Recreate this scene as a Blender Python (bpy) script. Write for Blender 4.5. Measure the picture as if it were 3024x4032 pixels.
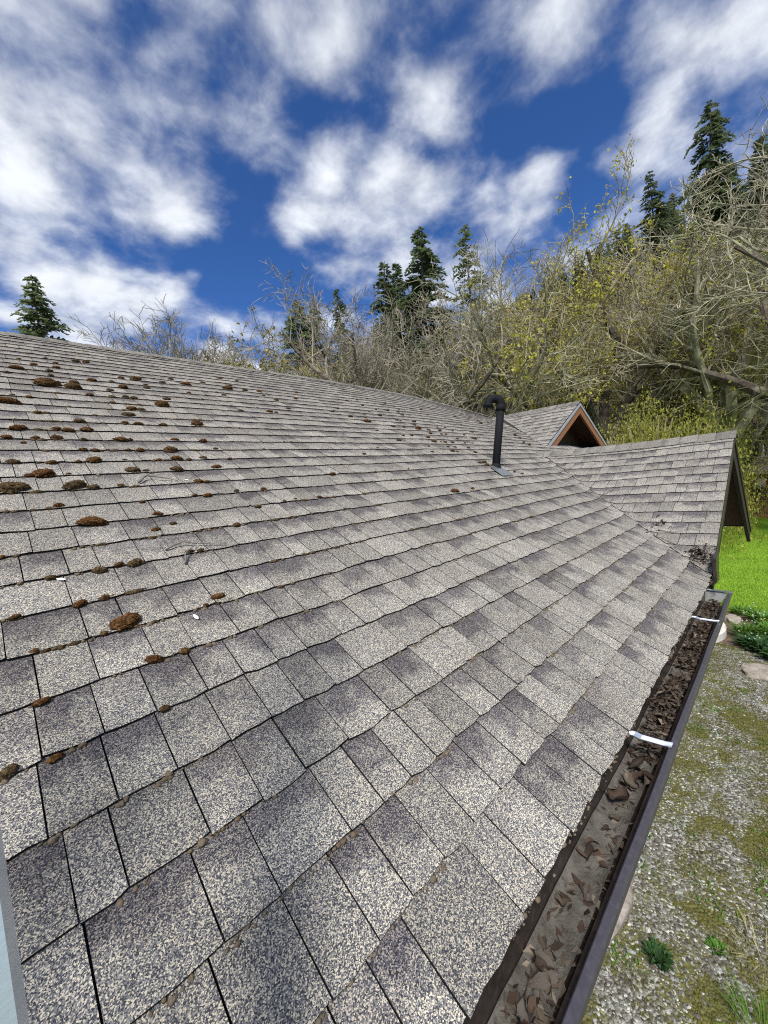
import bpy, bmesh, math, random
from mathutils import Vector, Matrix, noise as mnoise

R = math.radians
scene = bpy.context.scene
for o in list(bpy.data.objects):
    bpy.data.objects.remove(o, do_unlink=True)
COL = scene.collection

# ------------------------------------------------------------------ camera
# X runs along the eave, +Y up the roof towards the ridge, Z up, ground z = 0
CAM_Z = 3.4
cam_d = bpy.data.cameras.new("camera")
cam_d.sensor_fit = 'VERTICAL'
cam_d.sensor_height = 36.0
cam_d.sensor_width = 27.0
cam_d.lens = 36.0 * 1551.9 / 4032.0
cam_d.clip_start = 0.02
cam_d.clip_end = 3000
cam = bpy.data.objects.new("camera", cam_d)
COL.objects.link(cam)
PITCH, ROLL, YAW = R(4.3728), R(-4.7978), R(45.6422)
_F = Vector((math.cos(YAW) * math.cos(PITCH), math.sin(YAW) * math.cos(PITCH), -math.sin(PITCH)))
_R0 = Vector((math.sin(YAW), -math.cos(YAW), 0))
_U0 = _R0.cross(_F)
_R = _R0 * math.cos(ROLL) + _U0 * math.sin(ROLL)
_U = -_R0 * math.sin(ROLL) + _U0 * math.cos(ROLL)
CAM = Vector((0, 0, CAM_Z))
m = Matrix(((_R.x, _U.x, -_F.x, 0), (_R.y, _U.y, -_F.y, 0), (_R.z, _U.z, -_F.z, CAM_Z), (0, 0, 0, 1)))
cam.matrix_world = m
scene.camera = cam

# ------------------------------------------------------------------ light
SUN_EL = R(52)
SUN_AZ = R(214)                       # from +X towards +Y
sun_vec = Vector((math.cos(SUN_AZ) * math.cos(SUN_EL), math.sin(SUN_AZ) * math.cos(SUN_EL), math.sin(SUN_EL)))
sd = bpy.data.lights.new("sun", 'SUN')
sd.energy = 3.5
sd.angle = R(13)   # the sun shines through thin cloud
sd.color = (1.0, 0.95, 0.87)
sun = bpy.data.objects.new("sun", sd)
COL.objects.link(sun)
sun.rotation_euler = sun_vec.to_track_quat('Z', 'Y').to_euler()
sun.location = (0, 0, 60)

world = bpy.data.worlds.new("World")
scene.world = world
world.use_nodes = True


WIND = -25
SKY_OFF = (11.5, 5.2, 0)
COVER = (1.30, 1.86)


def build_world():
    nt = world.node_tree
    N, L = nt.nodes, nt.links
    N.clear()
    out = N.new('ShaderNodeOutputWorld')
    bg = N.new('ShaderNodeBackground')
    bg.inputs['Strength'].default_value = 0.07
    L.new(bg.outputs[0], out.inputs[0])
    sky = N.new('ShaderNodeTexSky')
    sky.sky_type = 'NISHITA'
    sky.sun_disc = False
    sky.sun_elevation = SUN_EL
    sky.sun_rotation = math.atan2(sun_vec.x, sun_vec.y)
    sky.air_density = 0.75
    sky.dust_density = 0.35
    sky.ozone_density = 7.0
    tc = N.new('ShaderNodeTexCoord')
    sep = N.new('ShaderNodeSeparateXYZ')
    L.new(tc.outputs['Generated'], sep.inputs[0])

    def math_(op, a, b=None, clamp=False):
        n = N.new('ShaderNodeMath')
        n.operation = op
        n.use_clamp = clamp
        for i, v in enumerate((a, b)):
            if v is None:
                continue
            if isinstance(v, (int, float)):
                n.inputs[i].default_value = v
            else:
                L.new(v, n.inputs[i])
        return n.outputs[0]
    z = math_('ADD', math_('MAXIMUM', sep.outputs['Z'], 0.0), 0.26)
    px = math_('DIVIDE', sep.outputs['X'], z)
    py = math_('DIVIDE', sep.outputs['Y'], z)
    comb = N.new('ShaderNodeCombineXYZ')
    L.new(px, comb.inputs[0])
    L.new(py, comb.inputs[1])
    # the cloud sheet is drawn out along one wind direction
    mp = N.new('ShaderNodeMapping')
    mp.inputs['Rotation'].default_value = (0, 0, R(WIND))
    mp.inputs['Scale'].default_value = (1.0, 1.7, 1.0)
    mp.inputs['Location'].default_value = SKY_OFF
    L.new(comb.outputs[0], mp.inputs[0])

    def noise(vec, scale, detail, rough, dist=0.0, w=0.0):
        n = N.new('ShaderNodeTexNoise')
        n.noise_dimensions = '4D'
        n.inputs['W'].default_value = w
        n.inputs['Scale'].default_value = scale
        n.inputs['Detail'].default_value = detail
        n.inputs['Roughness'].default_value = rough
        n.inputs['Distortion'].default_value = dist
        L.new(vec, n.inputs['Vector'])
        return n.outputs['Fac']
    big = noise(mp.outputs[0], 1.0, 2, 0.5, 0.0, 2.3)
    mid = noise(mp.outputs[0], 3.0, 6, 0.5, 0.1, 5.1)
    puff = noise(comb.outputs[0], 8.0, 9, 0.58, 0.15, 1.7)
    vd = N.new('ShaderNodeTexNoise')
    vd.inputs['Scale'].default_value = 5.0
    L.new(comb.outputs[0], vd.inputs['Vector'])
    va = N.new('ShaderNodeVectorMath')
    va.operation = 'MULTIPLY_ADD'
    va.inputs[1].default_value = (.22, .22, 0)
    L.new(vd.outputs['Color'], va.inputs[0])
    L.new(comb.outputs[0], va.inputs[2])
    vo = N.new('ShaderNodeTexVoronoi')
    vo.feature = 'SMOOTH_F1'
    vo.inputs['Scale'].default_value = 5.5
    vo.inputs['Smoothness'].default_value = 0.6
    L.new(va.outputs[0], vo.inputs['Vector'])
    cell = math_('SUBTRACT', 1.0, vo.outputs['Distance'])
    s = math_('ADD', math_('MULTIPLY', big, 1.0), math_('MULTIPLY', mid, 0.6))
    s = math_('ADD', s, math_('MULTIPLY', puff, 0.8))
    s = math_('ADD', s, math_('MULTIPLY', cell, 0.7))
    mr = N.new('ShaderNodeMapRange')
    mr.interpolation_type = 'SMOOTHSTEP'
    mr.inputs['From Min'].default_value = COVER[0]
    mr.inputs['From Max'].default_value = COVER[1]
    L.new(s, mr.inputs['Value'])
    cover = mr.outputs[0]
    mr2 = N.new('ShaderNodeMapRange')
    mr2.inputs['From Min'].default_value = 0.25
    mr2.inputs['From Max'].default_value = 0.75
    mr2.inputs['To Min'].default_value = 6.8
    mr2.inputs['To Max'].default_value = 10.5
    L.new(puff, mr2.inputs['Value'])
    cl = N.new('ShaderNodeMix')
    cl.data_type = 'RGBA'
    cl.blend_type = 'MULTIPLY'
    cl.inputs[0].default_value = 1.0
    cc = N.new('ShaderNodeCombineXYZ')
    for i in range(3):
        L.new(mr2.outputs[0], cc.inputs[i])
    cl.inputs[6].default_value = (0.93, 0.97, 1.03, 1)
    L.new(cc.outputs[0], cl.inputs[7])
    mix = N.new('ShaderNodeMix')
    mix.data_type = 'RGBA'
    L.new(math_('MULTIPLY', cover, 0.93), mix.inputs[0])
    deep = N.new('ShaderNodeMix')
    deep.data_type = 'RGBA'
    deep.blend_type = 'MULTIPLY'
    deep.inputs[0].default_value = 1.0
    deep.inputs[7].default_value = (0.60, 0.93, 1.30, 1)
    L.new(sky.outputs[0], deep.inputs[6])
    L.new(deep.outputs[2], mix.inputs[6])
    L.new(cl.outputs[2], mix.inputs[7])
    L.new(mix.outputs[2], bg.inputs['Color'])


build_world()
scene.view_settings.view_transform = 'Standard'
scene.view_settings.look = 'None'
scene.view_settings.gamma = 1
scene.view_settings.exposure = 0.7
scene.view_settings.use_curve_mapping = False
scene.render.engine = 'CYCLES'
scene.cycles.max_bounces = 6
scene.cycles.use_denoising = False
scene.cycles.pixel_filter_type = 'BLACKMAN_HARRIS'
scene.cycles.filter_width = 1.1

# ------------------------------------------------------------------ helpers


def tag(o, label=None, cat=None, group=None, kind=None):
    if label:
        o["label"] = label
    if cat:
        o["category"] = cat
    if group:
        o["group"] = group
    if kind:
        o["kind"] = kind
    return o


def empty(name, loc=(0, 0, 0), rz=0.0):
    o = bpy.data.objects.new(name, None)
    o.empty_display_size = 0.1
    o.location = loc
    o.rotation_euler = (0, 0, rz)
    COL.objects.link(o)
    return o


def link_mesh(name, me, mat=None, parent=None, loc=(0, 0, 0)):
    if mat is not None and not me.materials:
        me.materials.append(mat)
    o = bpy.data.objects.new(name, me)
    COL.objects.link(o)
    o.location = loc
    if parent is not None:
        o.parent = parent
    return o


class MB:
    """collects faces; build() links them as one mesh object"""

    def __init__(self):
        self.v, self.f, self.a = [], [], {}

    def add(self, vs, fs, **attr):
        n = len(self.v)
        self.v.extend(vs)
        for f in fs:
            self.f.append([i + n for i in f])
        for k, val in attr.items():
            lst = self.a.setdefault(k, [0.0] * n)
            if len(lst) < n:
                lst.extend([0.0] * (n - len(lst)))
            lst.extend(val if isinstance(val, (list, tuple)) else [val] * len(vs))

    def box(self, lo, hi):
        x0, y0, z0 = lo
        x1, y1, z1 = hi
        self.add([(x0, y0, z0), (x1, y0, z0), (x1, y1, z0), (x0, y1, z0), (x0, y0, z1), (x1, y0, z1), (x1, y1, z1), (x0, y1, z1)],
                 [(0, 3, 2, 1), (4, 5, 6, 7), (0, 1, 5, 4), (1, 2, 6, 5), (2, 3, 7, 6), (3, 0, 4, 7)])

    def beam(self, a, b, w, h, up=(0, 0, 1)):
        a, b, up = Vector(a), Vector(b), Vector(up)
        d = (b - a).normalized()
        s = d.cross(up).normalized()
        u = s.cross(d).normalized()
        q = []
        for p in (a, b):
            for i, j in ((-1, -1), (1, -1), (1, 1), (-1, 1)):
                q.append(tuple(p + s * (i * w / 2) + u * (j * h / 2)))
        self.add(q, [(0, 1, 2, 3), (7, 6, 5, 4), (0, 4, 5, 1), (1, 5, 6, 2), (2, 6, 7, 3), (3, 7, 4, 0)])

    def tube(self, pts, rad, k=6, cap=True):
        n0 = len(self.v)
        P = [Vector(p) for p in pts]
        n = len(P)
        ref = Vector((0.31, 0.17, 0.93))
        vs, fs = [], []
        for i, p in enumerate(P):
            t = (P[min(i + 1, n - 1)] - P[max(i - 1, 0)])
            if t.length < 1e-9:
                t = Vector((0, 0, 1))
            t.normalize()
            s = t.cross(ref)
            if s.length < 0.05:
                s = t.cross(Vector((1, 0, 0)))
            s.normalize()
            u = s.cross(t)
            r = rad[i] if isinstance(rad, (list, tuple)) else rad
            for j in range(k):
                a = 2 * math.pi * j / k
                q = p + s * (r * math.cos(a)) + u * (r * math.sin(a))
                vs.append((q.x, q.y, q.z))
        for i in range(n - 1):
            for j in range(k):
                a, b = i * k + j, i * k + (j + 1) % k
                fs.append((a, b, b + k, a + k))
        if cap:
            fs.append(tuple(reversed(range(k))))
            fs.append(tuple(range((n - 1) * k, n * k)))
        self.add(vs, fs)

    def mesh(self, name, smooth=False):
        me = bpy.data.meshes.new(name)
        me.from_pydata(self.v, [], self.f)
        for k, lst in self.a.items():
            if len(lst) < len(self.v):
                lst.extend([0.0] * (len(self.v) - len(lst)))
            at = me.attributes.new(k, 'FLOAT', 'POINT')
            at.data.foreach_set('value', lst)
        if smooth:
            me.polygons.foreach_set('use_smooth', [True] * len(me.polygons))
        me.update()
        return me

    def build(self, name, mat, parent=None, smooth=False, loc=(0, 0, 0)):
        return link_mesh(name, self.mesh(name, smooth), mat, parent, loc)


def bevel(o, w=0.004, seg=2):
    md = o.modifiers.new("bevel", 'BEVEL')
    md.width = w
    md.segments = seg
    md.limit_method = 'ANGLE'
    return o


# ------------------------------------------------------------------ materials
class Mat:
    def __init__(self, name, rough=0.8, metal=0.0, spec=0.5):
        self.m = bpy.data.materials.new(name)
        self.m.use_nodes = True
        self.nt = self.m.node_tree
        self.N, self.L = self.nt.nodes, self.nt.links
        self.b = self.N['Principled BSDF']
        self.b.inputs['Roughness'].default_value = rough
        self.b.inputs['Metallic'].default_value = metal
        self.b.inputs['Specular IOR Level'].default_value = spec

    def sock(self, node, key, v):
        if v is None:
            return
        if isinstance(v, bpy.types.NodeSocket):
            self.L.new(v, node.inputs[key])
        else:
            if isinstance(v, (tuple, list)) and len(v) == 3 and node.inputs[key].type == 'RGBA':
                v = (*v, 1)
            node.inputs[key].default_value = v

    def pos(self, kind='world'):
        if kind == 'world':
            return self.N.new('ShaderNodeNewGeometry').outputs['Position']
        return self.N.new('ShaderNodeTexCoord').outputs['Object']

    def noise(self, vec, scale, detail=4, rough=0.55, dist=0.0, out='Fac'):
        n = self.N.new('ShaderNodeTexNoise')
        self.sock(n, 'Vector', vec)
        n.inputs['Scale'].default_value = scale
        n.inputs['Detail'].default_value = detail
        n.inputs['Roughness'].default_value = rough
        n.inputs['Distortion'].default_value = dist
        return n.outputs[out]

    def voro(self, vec, scale, out='Color', rnd=1.0):
        n = self.N.new('ShaderNodeTexVoronoi')
        self.sock(n, 'Vector', vec)
        n.inputs['Scale'].default_value = scale
        n.inputs['Randomness'].default_value = rnd
        return n.outputs[out]

    def ramp(self, fac, stops, mode='LINEAR'):
        n = self.N.new('ShaderNodeValToRGB')
        n.color_ramp.interpolation = mode
        el = n.color_ramp.elements
        while len(el) < len(stops):
            el.new(0.5)
        for e, (p, c) in zip(el, stops):
            e.position = p
            e.color = (*c, 1) if len(c) == 3 else c
        self.sock(n, 'Fac', fac)
        return n.outputs['Color']

    def mix(self, fac, a, b, blend='MIX'):
        n = self.N.new('ShaderNodeMix')
        n.data_type = 'RGBA'
        n.blend_type = blend
        for k, v in ((0, fac), (6, a), (7, b)):
            self.sock(n, k, v)
        return n.outputs[2]

    def math(self, op, a, b=None, clamp=False):
        n = self.N.new('ShaderNodeMath')
        n.operation = op
        n.use_clamp = clamp
        self.sock(n, 0, a)
        if b is not None:
            self.sock(n, 1, b)
        return n.outputs[0]

    def attr(self, name, out='Fac'):
        n = self.N.new('ShaderNodeAttribute')
        n.attribute_name = name
        return n.outputs[out]

    def rnd(self):
        return self.N.new('ShaderNodeObjectInfo').outputs['Random']

    def maprange(self, v, a, b, c=0.0, d=1.0, smooth=False):
        n = self.N.new('ShaderNodeMapRange')
        if smooth:
            n.interpolation_type = 'SMOOTHSTEP'
        self.sock(n, 'Value', v)
        for k, x in (('From Min', a), ('From Max', b), ('To Min', c), ('To Max', d)):
            n.inputs[k].default_value = x
        return n.outputs[0]

    def base(self, v):
        self.sock(self.b, 'Base Color', v)
        return self

    def bump(self, h, strength=0.5, dist=0.01):
        n = self.N.new('ShaderNodeBump')
        self.sock(n, 'Height', h)
        n.inputs['Strength'].default_value = strength
        n.inputs['Distance'].default_value = dist
        self.L.new(n.outputs[0], self.b.inputs['Normal'])
        return self

    def trans(self, amt, color):
        """thin leaf: some light passes through"""
        tr = self.N.new('ShaderNodeBsdfTranslucent')
        self.sock(tr, 'Color', color)
        ms = self.N.new('ShaderNodeMixShader')
        ms.inputs[0].default_value = amt
        self.L.new(self.b.outputs[0], ms.inputs[1])
        self.L.new(tr.outputs[0], ms.inputs[2])
        self.L.new(ms.outputs[0], self.N['Material Output'].inputs['Surface'])
        return self


def make_shingle():
    s = Mat("shingle_granules", 0.95, spec=0.12)
    p = s.pos()
    g1 = s.voro(p, 620)
    sep = s.N.new('ShaderNodeSeparateColor')
    s.L.new(g1, sep.inputs[0])
    col = s.ramp(sep.outputs[0], [(0.0, (0.010, 0.012, 0.026)), (0.28, (0.028, 0.031, 0.05)), (0.36, (0.15, 0.15, 0.155)),
                                  (0.62, (0.235, 0.24, 0.245)), (0.72, (0.48, 0.445, 0.37)), (0.92, (0.84, 0.75, 0.57))])
    g2 = s.noise(p, 900, 2, 0.6)
    col = s.mix(0.22, col, s.ramp(g2, [(0.3, (0.05, 0.05, 0.06)), (0.55, (0.25, 0.25, 0.25)), (0.75, (0.55, 0.52, 0.46))]))
    # each tab has its own blend, with the darker printed band along the top of many
    tint = s.attr('tint')
    band = s.attr('band')
    tt = s.attr('tt')
    n3 = s.noise(p, 11, 4, 0.65)
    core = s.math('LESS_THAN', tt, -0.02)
    edge = s.math('ADD', tt, s.math('MULTIPLY', s.math('SUBTRACT', n3, 0.5), 1.7))
    bm_ = s.math('MULTIPLY', s.maprange(edge, 0.30, 0.85, 0, 1, True), band)
    col = s.mix(bm_, col, s.mix(1.0, col, (0.42, 0.41, 0.47, 1), 'MULTIPLY'))
    cmb = s.N.new('ShaderNodeCombineColor')
    for i in range(3):
        s.L.new(tint, cmb.inputs[i])
    col = s.mix(1.0, col, cmb.outputs[0], 'MULTIPLY')
    blotch = s.noise(p, 5.0, 5, 0.65)
    col = s.mix(s.maprange(blotch, 0.42, 0.75, 0, 0.45), col, s.mix(1.0, col, (0.68, 0.64, 0.60, 1), 'MULTIPLY'))
    col = s.mix(1.0, col, (0.86, 0.86, 0.86, 1), 'MULTIPLY')
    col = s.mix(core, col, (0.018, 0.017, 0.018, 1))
    s.base(col)
    h = s.voro(p, 620, 'Distance')
    s.bump(s.math('ADD', h, s.math('MULTIPLY', n3, 0.6)), 0.30, 0.0022)
    return s.m


M = {}
M['shingle'] = make_shingle()

x = Mat("roof_felt", 0.95)
x.base(x.mix(x.noise(x.pos(), 30), (0.012, 0.012, 0.014), (0.035, 0.032, 0.03)))
M['felt'] = x.m

x = Mat("moss_brown", 1.0, spec=0.05)
p = x.pos()
c = x.ramp(x.noise(p, 130, 3, 0.7), [(0.3, (0.016, 0.009, 0.005)), (0.5, (0.075, 0.036, 0.015)), (0.72, (0.23, 0.125, 0.05))])
c2 = x.ramp(x.noise(p, 130, 3, 0.7), [(0.3, (0.02, 0.014, 0.009)), (0.5, (0.07, 0.048, 0.026)), (0.72, (0.18, 0.13, 0.075))])
x.base(x.mix(x.maprange(x.rnd(), 0.35, 0.8), c, c2))
x.bump(x.noise(p, 260, 2), 0.9, 0.004)
M['moss'] = x.m

x = Mat("moss_crumbs", 1.0, spec=0.05)
p = x.pos()
c = x.ramp(x.noise(p, 9, 4, 0.7), [(0.3, (0.07, 0.05, 0.035)), (0.45, (0.22, 0.185, 0.15)), (0.6, (0.16, 0.115, 0.07)), (0.75, (0.32, 0.285, 0.24))])
x.base(x.mix(x.noise(p, 300, 2), c, (0.10, 0.08, 0.055), 'MIX'))
x.bump(x.noise(p, 320, 2), 0.8, 0.003)
M['crumb'] = x.m

x = Mat("gutter_dark_brown", 0.38, spec=0.5)
p = x.pos()
x.base(x.mix(x.maprange(x.noise(p, 40, 6, 0.7), 0.5, 0.75), (0.03, 0.022, 0.02), (0.075, 0.06, 0.05)))
M['gutter'] = x.m

x = Mat("gutter_lip_paint", 0.34, spec=0.6)
p = x.pos()
x.base(x.mix(x.maprange(x.noise(p, 60, 6, 0.7), 0.45, 0.8), (0.044, 0.041, 0.05), (0.074, 0.069, 0.08)))
M['lip'] = x.m

x = Mat("gutter_silt", 0.95, spec=0.15)
p = x.pos()
c = x.ramp(x.noise(p, 14, 6, 0.7), [(0.3, (0.04, 0.036, 0.030)), (0.5, (0.10, 0.094, 0.083)), (0.7, (0.16, 0.15, 0.135))])
c = x.mix(x.maprange(x.noise(p, 45, 3), 0.6, 0.72), c, (0.05, 0.035, 0.04))
x.base(x.mix(x.maprange(x.voro(p, 240, 'Distance'), 0.0, 0.35, 0.6, 0), c, (0.17, 0.16, 0.14)))
x.bump(x.noise(p, 90, 6, 0.7), 0.9, 0.008)
M['silt'] = x.m

x = Mat("galvanised_steel", 0.32, metal=0.9)
p = x.pos()
x.base(x.mix(x.noise(p, 70, 4), (0.55, 0.58, 0.62), (0.78, 0.81, 0.84)))
M['galv'] = x.m

x = Mat("weathered_zinc", 0.55, metal=0.35)
p = x.pos()
x.base(x.mix(x.maprange(x.noise(p, 22, 6, 0.7), 0.52, 0.7), (0.42, 0.44, 0.43), (0.13, 0.12, 0.1)))
M['zinc'] = x.m

x = Mat("aluminium_rail", 0.42, metal=0.8)
p = x.pos()
c = x.mix(x.noise(p, 9, 5, 0.6), (0.66, 0.75, 0.90), (0.78, 0.85, 0.95))
c = x.mix(x.maprange(x.noise(p, 120, 4, 0.7), 0.66, 0.73), c, (0.12, 0.12, 0.13))
x.base(c)
x.bump(x.noise(p, 160, 3), 0.12, 0.002)
M['alu'] = x.m

x = Mat("black_plastic_pipe", 0.75, spec=0.12)
p = x.pos()
x.base(x.mix(x.noise(p, 60, 4), (0.006, 0.0065, 0.008), (0.015, 0.0155, 0.018)))
x.bump(x.noise(p, 200, 2), 0.15, 0.002)
M['abs'] = x.m


def wood(name, a, b, rough=0.7, stretch=(1, 1, 14)):
    w = Mat(name, rough, spec=0.3)
    t = w.N.new('ShaderNodeMapping')
    t.inputs['Scale'].default_value = stretch
    w.L.new(w.pos(), t.inputs[0])
    n = w.noise(t.outputs[0], 6, 6, 0.65, 0.6)
    w.base(w.mix(n, a, b))
    w.bump(n, 0.3, 0.004)
    return w.m


M['wood_dark'] = wood("dark_stained_wood", (0.045, 0.022, 0.013), (0.10, 0.048, 0.028), stretch=(14, 14, 1))
M['wood_red'] = wood("red_brown_trim", (0.20, 0.085, 0.042), (0.36, 0.165, 0.085), stretch=(4, 4, 4))
M['wood_black'] = wood("blackened_trim", (0.018, 0.014, 0.012), (0.045, 0.035, 0.03), stretch=(5, 5, 5))
M['wood_post'] = wood("cedar_post", (0.34, 0.17, 0.08), (0.56, 0.31, 0.16), stretch=(14, 14, 1))
M['wood_orange'] = wood("orange_pole_wood", (0.38, 0.17, 0.07), (0.55, 0.28, 0.13), stretch=(12, 12, 1))
M['wood_rust'] = wood("rust_red_post", (0.20, 0.06, 0.035), (0.32, 0.11, 0.06), stretch=(12, 12, 1))

x = Mat("drip_edge_paint", 0.4)
x.base(x.mix(x.noise(x.pos(), 20), (0.28, 0.30, 0.33), (0.42, 0.44, 0.47)))
M['drip'] = x.m

x = Mat("dead_leaf", 0.75, spec=0.3)
p = x.pos('object')
c = x.ramp(x.rnd(), [(0.0, (0.032, 0.022, 0.016)), (0.3, (0.075, 0.05, 0.036)), (0.5, (0.055, 0.046, 0.036)), (0.7, (0.095, 0.075, 0.055)), (0.88, (0.10, 0.09, 0.08)), (1.0, (0.24, 0.205, 0.165))])
c = x.mix(x.maprange(x.noise(p, 55, 4, 0.7), 0.4, 0.7), c, x.mix(1.0, c, (0.45, 0.4, 0.36, 1), 'MULTIPLY'))
x.base(c)
x.bump(x.noise(p, 80, 3), 0.4, 0.003)
M['leaf'] = x.m

x = Mat("leaf_litter", 0.9, spec=0.15)
p = x.pos()
t_ = x.attr('tint')
c = x.ramp(t_, [(0.0, (0.02, 0.015, 0.011)), (0.4, (0.05, 0.032, 0.024)), (0.7, (0.08, 0.06, 0.045)), (0.9, (0.065, 0.06, 0.052)), (1.0, (0.2, 0.165, 0.13))])
x.base(c)
M['litter'] = x.m

x = Mat("pale_petal", 0.6)
x.base((0.75, 0.74, 0.68))
M['petal'] = x.m
x = Mat("grey_twig", 0.85)
x.base(x.mix(x.noise(x.pos(), 80), (0.07, 0.06, 0.055), (0.22, 0.2, 0.19)))
M['twig'] = x.m

# vegetation
x = Mat("bark", 0.95, spec=0.1)
p = x.pos()
c = x.ramp(x.noise(p, 3.0, 6, 0.7), [(0.3, (0.05, 0.039, 0.03)), (0.5, (0.11, 0.09, 0.07)), (0.66, (0.24, 0.22, 0.17)), (0.8, (0.17, 0.145, 0.055))])
x.base(c)
x.bump(x.noise(p, 12, 5, 0.7), 0.8, 0.04)
M['bark'] = x.m

x = Mat("lichen_bark", 0.95, spec=0.1)
p = x.pos()
c = x.ramp(x.noise(p, 2.2, 5, 0.75), [(0.32, (0.11, 0.09, 0.065)), (0.46, (0.26, 0.235, 0.165)), (0.6, (0.44, 0.42, 0.30)), (0.8, (0.55, 0.53, 0.38))])
x.base(c)
M['lichen'] = x.m

x = Mat("grey_twigs", 0.95, spec=0.1)
p = x.pos()
x.base(x.ramp(x.noise(p, 2.2, 5, 0.75), [(0.3, (0.13, 0.11, 0.085)), (0.5, (0.27, 0.24, 0.185)), (0.7, (0.42, 0.385, 0.30))]))
M['greytwig'] = x.m

x = Mat("olive_twigs", 0.95, spec=0.1)
p = x.pos()
x.base(x.ramp(x.noise(p, 1.6, 5, 0.75), [(0.3, (0.13, 0.105, 0.065)), (0.5, (0.29, 0.245, 0.14)), (0.7, (0.46, 0.41, 0.25))]))
M['olivetwig'] = x.m


def leafmat(name, a, b, c, tr=0.35):
    w = Mat(name, 0.6, spec=0.25)
    n = w.N.new('ShaderNodeNewGeometry')
    r = n.outputs['Random Per Island']
    col = w.ramp(r, [(0.0, a), (0.55, b), (1.0, c)])
    w.base(col)
    w.trans(tr, col)
    return w.m


M['bud'] = leafmat("yellow_green_buds", (0.40, 0.40, 0.045), (0.55, 0.53, 0.06), (0.70, 0.66, 0.12), 0.5)
M['olivebud'] = leafmat("olive_buds", (0.24, 0.225, 0.06), (0.36, 0.335, 0.09), (0.48, 0.45, 0.14), 0.45)
M['palebud'] = leafmat("pale_blossom", (0.40, 0.39, 0.36), (0.55, 0.54, 0.50), (0.68, 0.67, 0.62), 0.3)
M['needle'] = leafmat("fir_needles", (0.075, 0.108, 0.055), (0.125, 0.165, 0.082), (0.19, 0.235, 0.11), 0.35)
M['needle2'] = leafmat("pale_fir_needles", (0.12, 0.16, 0.085), (0.19, 0.235, 0.115), (0.28, 0.325, 0.16), 0.4)
M['shrub'] = leafmat("shrub_leaves", (0.20, 0.21, 0.04), (0.31, 0.32, 0.06), (0.43, 0.43, 0.10), 0.45)
M['brush'] = leafmat("dry_brush", (0.18, 0.19, 0.05), (0.33, 0.34, 0.10), (0.48, 0.47, 0.20), 0.45)
M['green'] = leafmat("garden_leaves", (0.05, 0.12, 0.018), (0.10, 0.23, 0.03), (0.18, 0.34, 0.06), 0.4)
M['darkgreen'] = leafmat("dark_garden_leaves", (0.02, 0.05, 0.016), (0.035, 0.085, 0.025), (0.06, 0.13, 0.04), 0.25)
M['grass'] = leafmat("lawn_blades", (0.20, 0.34, 0.03), (0.30, 0.48, 0.05), (0.42, 0.58, 0.09), 0.5)
M['moss_ground'] = leafmat("ground_moss", (0.10, 0.11, 0.022), (0.155, 0.155, 0.03), (0.23, 0.21, 0.05), 0.35)
M['straw'] = leafmat("dry_grass_blades", (0.28, 0.26, 0.12), (0.38, 0.36, 0.18), (0.5, 0.46, 0.28), 0.3)
M['flower'] = leafmat("pale_flowers", (0.45, 0.5, 0.7), (0.7, 0.7, 0.7), (0.75, 0.62, 0.1), 0.3)

x = Mat("lawn_turf", 0.95, spec=0.1)
p = x.pos()
x.base(x.ramp(x.noise(p, 1.3, 6, 0.7), [(0.3, (0.12, 0.22, 0.02)), (0.5, (0.20, 0.35, 0.03)), (0.72, (0.30, 0.45, 0.05))]))
x.bump(x.noise(p, 60, 4, 0.7), 0.9, 0.03)
M['turf'] = x.m

x = Mat("soil", 0.97, spec=0.1)
p = x.pos()
x.base(x.ramp(x.noise(p, 6, 7, 0.7), [(0.3, (0.05, 0.036, 0.026)), (0.5, (0.12, 0.09, 0.065)), (0.7, (0.2, 0.155, 0.115))]))
x.bump(x.noise(p, 40, 5, 0.7), 0.8, 0.02)
M['soil'] = x.m

x = Mat("gravel_bed", 0.95, spec=0.15)
p = x.pos()
st = x.voro(p, 52)
se = x.N.new('ShaderNodeSeparateColor')
x.L.new(st, se.inputs[0])
c = x.ramp(se.outputs[0], [(0.0, (0.06, 0.052, 0.04)), (0.35, (0.12, 0.112, 0.095)), (0.65, (0.20, 0.20, 0.18)), (0.9, (0.36, 0.365, 0.34))])
g = x.maprange(x.noise(p, 1.9, 6, 0.7), 0.42, 0.56, 0, 0.9, True)
c = x.mix(g, c, x.ramp(x.noise(p, 24, 4), [(0.3, (0.06, 0.065, 0.018)), (0.7, (0.15, 0.14, 0.035))]))
x.base(c)
x.bump(x.math('SUBTRACT', 1.0, x.voro(p, 52, 'Distance')), 1.0, 0.012)
M['gravel_bed'] = x.m

x = Mat("gravel_stone", 0.8, spec=0.25)
p = x.pos()
r_ = x.N.new('ShaderNodeNewGeometry').outputs['Random Per Island']
c = x.ramp(r_, [(0.0, (0.05, 0.046, 0.038)), (0.3, (0.11, 0.106, 0.09)), (0.6, (0.185, 0.19, 0.17)), (0.85, (0.29, 0.305, 0.285)), (1.0, (0.52, 0.52, 0.48))])
x.base(c)
M['pebble'] = x.m

x = Mat("field_ground", 0.97, spec=0.1)
p = x.pos()
x.base(x.ramp(x.noise(p, 0.25, 8, 0.7), [(0.3, (0.05, 0.075, 0.02)), (0.5, (0.10, 0.14, 0.03)), (0.7, (0.15, 0.14, 0.06))]))
M['field'] = x.m

x = Mat("hillside_ground", 0.97, spec=0.1)
p = x.pos()
x.base(x.ramp(x.noise(p, 0.16, 8, 0.7), [(0.28, (0.08, 0.065, 0.04)), (0.48, (0.15, 0.14, 0.07)), (0.62, (0.18, 0.24, 0.05)), (0.78, (0.27, 0.38, 0.07))]))
x.bump(x.noise(p, 1.5, 6, 0.7), 0.8, 0.4)
M['hill'] = x.m

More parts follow.
